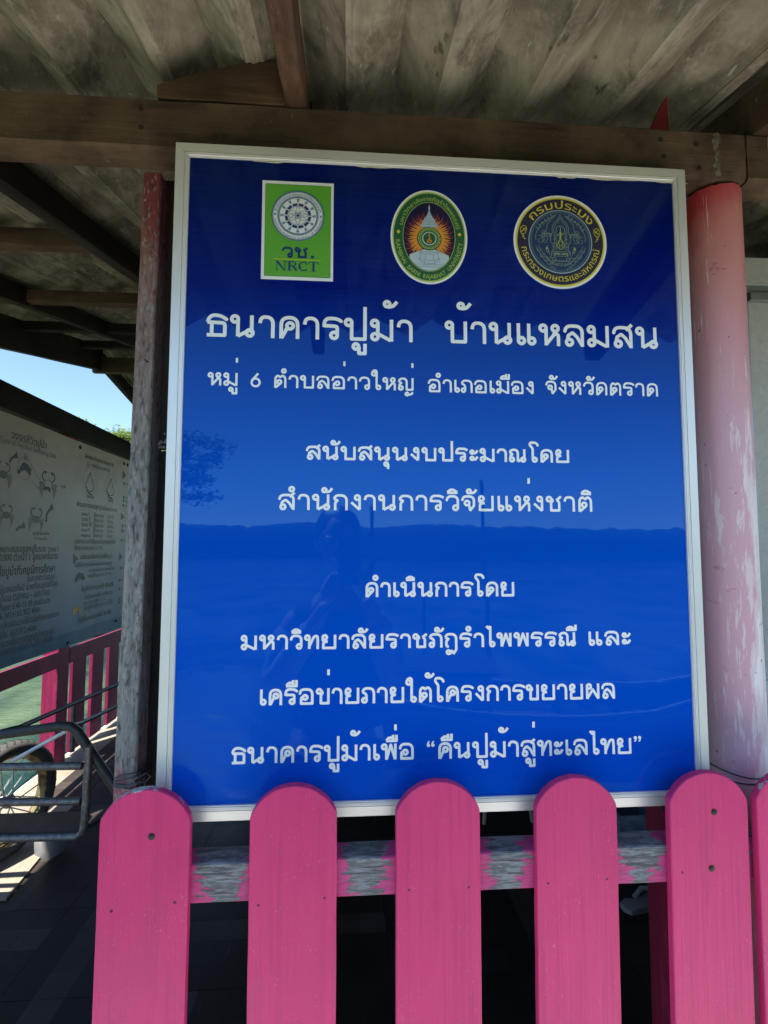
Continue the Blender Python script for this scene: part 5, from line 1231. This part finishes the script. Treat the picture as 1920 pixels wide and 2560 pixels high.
# ------------------------------------------------------------------ small things on the floor
jr = MB(); jr.lathe([(.050, 0.004), (.062, .0), (.066, .02), (.068, .06), (.064, .10), (.050, .118), (.047, .118), (.060, .10), (.064, .06), (.062, .02), (.048, .008)], 28)
g = NG('clouded_clear_plastic', .25); nn = g.noise(g.co((1, 1, .2)), 40, 3); g.color(g.mix(nn, (.10, .11, .13), (.26, .25, .24)))
o = jr.build('plastic_tub', g.m, None, (-1.115, 1.78, 0.0), smooth=True); tag(o, 'clear clouded plastic tub standing on the floor beneath the hand cart', 'tub')
pk_ = MB(); pk_.box(-.11, .11, -.27, .27, 0.0012, .012, .002)  # added pale board, painting a streak of sun on the floor
o = pk_.build('added_plank', bpy.data.materials['sunlit_pale_boards'], None, (-1.235, 1.70, 0), (0, 0, math.radians(6)), bevel=.001); tag(o, 'pale board added on the dark floor under the cart to paint a streak of sun', 'board')
pk_ = MB(); pk_.box(-.05, .05, -.16, .16, 0.0012, .009, .001)
o = pk_.build('added_plank', bpy.data.materials['sunlit_pale_boards'], None, (-1.20, 1.33, 0), (0, 0, math.radians(24)), bevel=.001); tag(o, 'short tan board lying on the floor nearest the pink picket fence', 'board')
hm = MB(); P = []
for k in range(40): t = k / 39; P.append((-1.01 - .75 * t + .02 * math.sin(t * 9), 2.05 - 1.0 * t, .005))
o = hm.tube(P, .0035, 6).build('cord', flat('black_cord', (.01, .01, .01), .6), None, smooth=True); tag(o, 'thin black cord lying on the floor across the patch of sunlight', 'cord')
bt2 = empty('blue_bin', (1.66, 1.62, 0), 'blue plastic bin in the shade under the signboard near the pink fence', 'bin')
g = NG('blue_bin_plastic', .3); nn = g.noise(g.co(), 9, 5, .7); g.color(g.mix(g.ramp(nn, [(.4, 0), (.65, 1)]), (.10, .16, .26), (.28, .34, .42)))
m_ = MB(); m_.add([(x * k, y * k, z) for k, z in ((.09, 0), (.115, .21)) for x, y in ((-1, -1), (1, -1), (1, 1), (-1, 1))] + [(x * .105, y * .105, .21) for x, y in ((-1, -1), (1, -1), (1, 1), (-1, 1))] + [(x * .082, y * .082, .012) for x, y in ((-1, -1), (1, -1), (1, 1), (-1, 1))],
    [(0, 1, 5, 4), (1, 2, 6, 5), (2, 3, 7, 6), (3, 0, 4, 7), (3, 2, 1, 0), (4, 5, 9, 8), (5, 6, 10, 9), (6, 7, 11, 10), (7, 4, 8, 11), (8, 9, 13, 12), (9, 10, 14, 13), (10, 11, 15, 14), (11, 8, 12, 15), (12, 13, 14, 15)])
m_.build('bin_body', g.m, bt2, bevel=.004); m_ = MB(); m_.box(-.122, .122, -.122, -.116, .195, .215); m_.box(-.122, .122, .116, .122, .195, .215); m_.box(-.122, -.116, -.115, .115, .195, .215); m_.box(.116, .122, -.115, .115, .195, .215)
for k, (a, b, c_, d) in enumerate(((-.122, .122, -.122, -.116), (-.122, .122, .116, .122), (-.122, -.116, -.115, .115), (.116, .122, -.115, .115))): MB().box(a, b, c_, d, .195, .215).build('rim_strip', g.m, bt2)
sc = empty('stool', (1.14, 1.98, 0), 'low stool with pale splayed legs, deep in the shade behind the fence', 'stool')
for sx in (-1, 1):
    for sy in (-1, 1): MB().tube([(sx * .13, sy * .10, 0), (sx * .10, sy * .08, .26)], .011, 8).build('leg', flat('pale_leg_wood', (.25, .23, .17), .6) if 'pale_leg_wood' not in bpy.data.materials else bpy.data.materials['pale_leg_wood'], sc, smooth=True)
MB().box(-.14, .14, -.12, .12, .26, .285).build('seat', WOOD_BLACK, sc, bevel=.004)
# flip-flop: foam sole and a Y strap
ff = empty('sandal', (1.50, 1.235, 0), 'off white rubber sandal with thick curved strap on the dark floor behind the fence', 'sandal', rz=math.radians(-70))
g = NG('grubby_white_foam', .6); nn = g.noise(g.co(), 40, 4); g.color(g.mix(nn, (.16, .155, .15), (.28, .27, .26))); FOAM = g.m
sole = [(0, -.125), (.030, -.112), (.036, -.07), (.030, -.02), (.036, .04), (.046, .085), (.034, .120), (0, .132), (-.036, .115), (-.044, .08), (-.036, .03), (-.030, -.03), (-.036, -.08), (-.026, -.115)]
n = len(sole); m_ = MB(); m_.add([(x * k, y * k, z + .012 * (y < -.05)) for k, z in ((.96, 0), (1, .004), (1, .018), (.95, .022)) for x, y in sole], [tuple(range(n))[::-1], tuple(range(3 * n, 4 * n))] + [(r_ * n + i, r_ * n + (i + 1) % n, (r_ + 1) * n + (i + 1) % n, (r_ + 1) * n + i) for r_ in range(3) for i in range(n)])
m_.build('sole', FOAM, ff, smooth=True)
m_ = MB(); m_.tube([(-.040, -.02, .018), (-.036, .02, .045), (-.012, .06, .050), (0, .085, .026)], [.009, .010, .008, .004], 8); m_.tube([(.036, -.02, .018), (.034, .02, .045), (.012, .06, .050), (0, .085, .026)], [.009, .010, .008, .004], 8); m_.build('strap', FOAM, ff, smooth=True)

# ------------------------------------------------------------------ tree beyond the banner
tr = empty('broadleaf_tree', (-6.8, 14.2, -1.0), 'light green feathery leaved tree showing above the dark banner beam', 'tree')
def tree(root, h, crown, n, seed, leafm, barkm, size=.09):
    random.seed(seed); m_ = MB()
    m_.tube([(0, 0, 0), (.10, .05, h * .3), (-.05, .1, h * .55), (.05, .05, h * .8)], [.20, .15, .11, .05], 10); tips = []
    for k in range(9):
        a = k * 2.4 + random.random(); z = h * (.4 + .045 * k); L = crown * random.uniform(.5, .9)
        e = (L * math.cos(a), L * math.sin(a), z + h * .22 + random.uniform(-.2, .3)); m_.tube([(0, .07, z), (e[0] * .5, e[1] * .5, z + h * .13), e], [.06, .035, .012], 6); tips.append(Vector(e))
    m_.build('trunk', barkm, root, smooth=True)
    cl_ = []
    for k in range(150):
        t = random.choice(tips[3:]); c = t + Vector((random.gauss(0, .55), random.gauss(0, .55), random.gauss(.1, .22))); cl_.append((c, random.uniform(.20, .42)))
    V, F = [], []
    for i in range(n):
        c, r_ = random.choice(cl_); d = Vector((random.gauss(0, 1), random.gauss(0, 1), random.gauss(0, .45))); d = d.normalized() * r_ * random.random() ** .4
        p = c + d; u = Vector((random.gauss(0, 1), random.gauss(0, 1), random.gauss(0, .35))).normalized(); w2 = u.orthogonal().normalized().cross(u).lerp(Vector((0, 0, 1)), .3).cross(u).normalized()
        l = size * random.uniform(.6, 1.2); b = l * .36; k = len(V)
        V += [tuple(p - u * l * .5), tuple(p + w2 * b * .5), tuple(p + u * l * .5), tuple(p - w2 * b * .5)]; F.append((k, k + 1, k + 2, k + 3))
    o = MB().add(V, F).build('crown', leafm, root); return o
g = NG('leaf', .5, spec=.3); rn = g.noise(g.world(), 2.2, 4); g.color(g.mix(g.ramp(rn, [(.35, 0), (.65, 1)]), (.040, .085, .012), (.11, .17, .028))); g.b.inputs['Subsurface Weight'].default_value = 0
tl = g.n.new('ShaderNodeBsdfTranslucent'); tl.inputs[0].default_value = (.16, .26, .03, 1); mx = g.n.new('ShaderNodeMixShader'); mx.inputs[0].default_value = .35
g.L(g.b.outputs[0], mx.inputs[1]); g.L(tl.outputs[0], mx.inputs[2]); g.L(mx.outputs[0], g.n['Material Output'].inputs[0]); LEAF = g.m
BARK = timber('bark', (.05, .035, .025), (.13, .10, .07), 'z')
tree(tr, 5.25, 2.0, 60000, 3, LEAF, BARK, .11)
tr2 = empty('shore_tree', (-5.6, -13.5, -1.2), 'dark round crowned tree seen only as a reflection at the edge of the blue sign', 'tree')
tree(tr2, 5.2, 1.9, 9000, 8, LEAF, BARK, .16)

# ------------------------------------------------------------------ behind the camera: what the glossy sign mirrors
for k, (x, y, h, ln) in enumerate(((0.52, -6.2, 3.4, .10), (2.5, -7.0, 3.9, -.12), (1.75, -9.0, 2.1, 0))):
    o = MB().tube([(0, 0, 0), (ln * .5, 0, h * .5), (ln, 0, h)], [.045, .038, .026], 8).build('mooring_pole', WOOD_BLACK, None, (x, y, -1.4), smooth=True)
    tag(o, ('slim mooring pole mirrored in the middle of the blue sign', 'taller leaning mooring pole mirrored near the metal frame of the sign', 'short stout mooring stake mirrored beside the boat in the sign')[k], 'pole', 'mooring poles standing in the sea')
bo = empty('fishing_boat', (2.6, -5.6, -1.05), 'low wooden fishing boat mirrored faintly in the glossy blue sign', 'boat', rz=math.radians(12))
m_ = MB(); vs = []; fs = []; ns = 16; cs = [(-1, .55), (-.85, .12), (-.45, -.18), (0, -.25), (.45, -.18), (.85, .12), (1, .55)]
for i in range(ns + 1):
    t = i / ns; x = -3.0 + 6 * t; b = .75 * math.sin(math.pi * min(1, .12 + t * .95)) ** .6 + .01; sh = .35 * (2 * t - 1) ** 2 + .5 * max(0, t - .75) * 2
    for a, z in cs: vs.append((x, a * b, z + sh * (.4 + .6 * (z > .3))))
for i in range(ns):
    for j in range(6): fs.append((i * 7 + j, (i + 1) * 7 + j, (i + 1) * 7 + j + 1, i * 7 + j + 1))
m_.add(vs, fs); o = m_.build('hull', flat('dark_hull_paint', (.03, .045, .05), .5), bo, smooth=True); md = o.modifiers.new('thick', 'SOLIDIFY'); md.thickness = .05
for y in (-1, 1): MB().tube([(-3.0 + 6 * t / 14, y * (.75 * math.sin(math.pi * min(1, .12 + t / 14 * .95)) ** .6 + .01), .58 + .35 * (2 * t / 14 - 1) ** 2 + .5 * max(0, t / 14 - .75) * 2) for t in range(15)], .03, 6).build('gunwale', flat('pale_gunwale_paint', (.16, .18, .18), .5) if 'pale_gunwale_paint' not in bpy.data.materials else bpy.data.materials['pale_gunwale_paint'], bo, smooth=True)
MB().box(-1.6, .4, -.5, .5, .2, .26).build('deck', WOOD_PURLIN, bo); MB().box(-1.5, -.5, -.42, .42, .26, .95).build('cabin', flat('faded_cabin_paint', (.18, .26, .3), .6), bo, bevel=.03)
MB().box(-1.6, -.4, -.5, .5, .955, .99).build('cabin_roof', WOOD_BLACK, bo)

# the photographer, seen only as a dim reflection
pe = empty('person', (0.25, -1.20, -0.32), 'person in dark top with pale sleeves holding up a phone, mirrored in the blue sign', 'person')
def skin_mesh(name, verts, edges, radii, m, parent, root=0, sub=2):
    me = bpy.data.meshes.new(name); me.from_pydata(verts, edges, []); o = bpy.data.objects.new(name, me); COL.objects.link(o)
    md = o.modifiers.new('skin', 'SKIN'); md.use_smooth_shade = True
    sv = me.skin_vertices[0].data
    for i, r_ in enumerate(radii): sv[i].radius = r_ if isinstance(r_, tuple) else (r_, r_); sv[i].use_root = (i == root)
    sb = o.modifiers.new('sub', 'SUBSURF'); sb.levels = sub; sb.render_levels = sub
    me.materials.append(m); o.parent = parent; return o
SKINM = flat('skin', (.26, .15, .10), .55); DARK = flat('dark_cloth', (.02, .022, .03), .85); SLEEVE = flat('pale_sleeve_cloth', (.22, .24, .28), .85); HAIR = flat('black_hair', (.012, .010, .009), .5); TROU = flat('grey_trouser_cloth', (.10, .10, .115), .85)
# heights are above the walkway (1.77 m below the lens is the sole of the feet)
V = [(0, 0, .98), (0, 0, 1.10), (0, .0, 1.25), (0, .0, 1.42), (0, .01, 1.535), (0, .02, 1.60), (0, .03, 1.67),
     (.10, 0, .92), (.105, .01, .52), (.105, -.02, .10), (.11, .10, .035), (-.10, 0, .92), (-.105, .01, .52), (-.105, -.02, .10), (-.11, .10, .035),
     (.17, 0, 1.47), (.215, .06, 1.24), (.13, .25, 1.52), (.105, .30, 1.60), (-.17, 0, 1.47), (-.24, .05, 1.24), (-.07, .24, 1.50), (-.03, .29, 1.58)]
Eg = [(0, 1), (1, 2), (2, 3), (3, 4), (4, 5), (5, 6), (0, 7), (7, 8), (8, 9), (9, 10), (0, 11), (11, 12), (12, 13), (13, 14), (4, 15), (15, 16), (16, 17), (17, 18), (4, 19), (19, 20), (20, 21), (21, 22)]
Rd = [(.15, .11), (.135, .10), (.145, .11), (.155, .11), (.07, .07), (.052, .052), (.06, .06), .092, .062, .045, .04, .092, .062, .045, .04, .062, .046, .032, .026, .062, .046, .032, .026]
skin_mesh('body', V, Eg, Rd, SKINM, pe)
def cloth(name, idx, edges, grow, m):
    remap = {k: i for i, k in enumerate(idx)}
    R2 = [tuple(q + grow for q in (Rd[k] if isinstance(Rd[k], tuple) else (Rd[k], Rd[k]))) for k in idx]
    skin_mesh(name, [V[k] for k in idx], [(remap[a], remap[b]) for a, b in edges], R2, m, pe)
cloth('shirt', [0, 1, 2, 3, 4, 15, 19], [(0, 1), (1, 2), (2, 3), (3, 4), (4, 15), (4, 19)], .016, DARK)
cloth('sleeve', [15, 16, 17], [(15, 16), (16, 17)], .014, SLEEVE); cloth('sleeve', [19, 20, 21], [(19, 20), (20, 21)], .014, SLEEVE)
cloth('trousers', [0, 7, 8, 9, 11, 12, 13], [(0, 7), (7, 8), (8, 9), (0, 11), (11, 12), (12, 13)], .014, TROU)
def ellipsoid(name, c, r_, m, parent, fn=None, n=24):
    vs, fs = [], []
    for i in range(n + 1):
        th = math.pi * i / n
        for j in range(n):
            ph = 2 * math.pi * j / n; p = Vector((math.sin(th) * math.cos(ph), math.sin(th) * math.sin(ph), math.cos(th)))
            k = fn(p) if fn else 1.0; vs.append((c[0] + p.x * r_[0] * k, c[1] + p.y * r_[1] * k, c[2] + p.z * r_[2] * k))
    for i in range(n):
        for j in range(n): fs.append((i * n + j, (i + 1) * n + j, (i + 1) * n + (j + 1) % n, i * n + (j + 1) % n))
    return MB().add(vs, fs).build(name, m, parent, smooth=True)
HC = (0, .05, 1.79)
ellipsoid('head', HC, (.076, .094, .115), SKINM, pe, lambda p: 1 - .16 * max(0, -p.z) ** 1.5)
ellipsoid('hair', (0, .028, 1.822), (.093, .098, .108), HAIR, pe, lambda p: 1 + .03 * math.sin(9 * p.x) )
for s_ in (-1, 1):
    ellipsoid('ear', (s_ * .078, .04, 1.785), (.010, .020, .030), SKINM, pe, n=10); ellipsoid('eye', (s_ * .030, .136, 1.800), (.014, .010, .009), flat('eye_white', (.7, .7, .7), .3) if s_ < 0 else bpy.data.materials['eye_white'], pe, n=10); ellipsoid('iris', (s_ * .030, .1445, 1.800), (.006, .0035, .006), HAIR, pe, n=8)
MB().add([(0, .150, 1.80), (-.014, .142, 1.762), (.014, .142, 1.762), (0, .164, 1.768), (0, .13, 1.80), (0, .13, 1.75)], [(0, 1, 3), (0, 3, 2), (1, 5, 3), (5, 2, 3), (0, 4, 1), (0, 2, 4), (4, 2, 5), (4, 5, 1)]).build('nose', SKINM, pe, smooth=True)
ellipsoid('mouth', (0, .134, 1.732), (.024, .008, .007), flat('lip', (.32, .10, .09), .5), pe, n=10)
# hands closed round the two edges of the phone: palm and five fingers each
for s_, wx, wy, wz in ((1, .105, .305, 1.60), (-1, -.03, .295, 1.58)):
    ph_x = .047 + s_ * .040                                          # edge of the phone this hand holds
    hv = [(wx, wy, wz), (wx + (ph_x + s_ * .028 - wx) * .5, wy + .012, wz + .035), (ph_x + s_ * .028, .325, wz + .065)]
    he = [(0, 1), (1, 2)]; hr = [.022, (.026, .018), (.028, .016)]
    for k in range(4):
        z = wz + .095 - k * .021; b = len(hv); l = (.0, .004, .001, -.006)[k]
        hv += [(ph_x + s_ * .016, .332, z), (ph_x + s_ * .003, .343, z + .002), (ph_x - s_ * (.012 + l), .3445, z + .002)]; he += [(2, b), (b, b + 1), (b + 1, b + 2)]; hr += [.0085, .0075, .0062]
    b = len(hv); hv += [(ph_x + s_ * .012, .318, wz + .035), (ph_x - s_ * .002, .312, wz + .060), (ph_x - s_ * .012, .312, wz + .080)]; he += [(1, b), (b, b + 1), (b + 1, b + 2)]; hr += [.0105, .009, .0075]
    skin_mesh('hand', hv, he, hr, SKINM, pe, 1, 1)
po = empty('phone', (0.2975, -0.862, 1.40), 'thin black phone held up in both hands, mirrored in the blue sign', 'phone')
MB().box(-.0375, .0375, -.004, .004, -.078, .078).build('phone_body', flat('black_glass', (.01, .01, .012), .1), po, bevel=.0025)
lm = MB(); lm.lathe([(.006, 0), (.006, .0012), (.0045, .0014)], 16); me = lm.mesh('lens', True)
for v in me.vertices: v.co = (v.co.x, v.co.z + .0042, v.co.y)
for z in (.062, .044): link('lens', me.copy(), flat('lens_glass', (.02, .02, .03), .05) if 'lens_glass' not in bpy.data.materials else bpy.data.materials['lens_glass'], po, (-.024, 0, z))
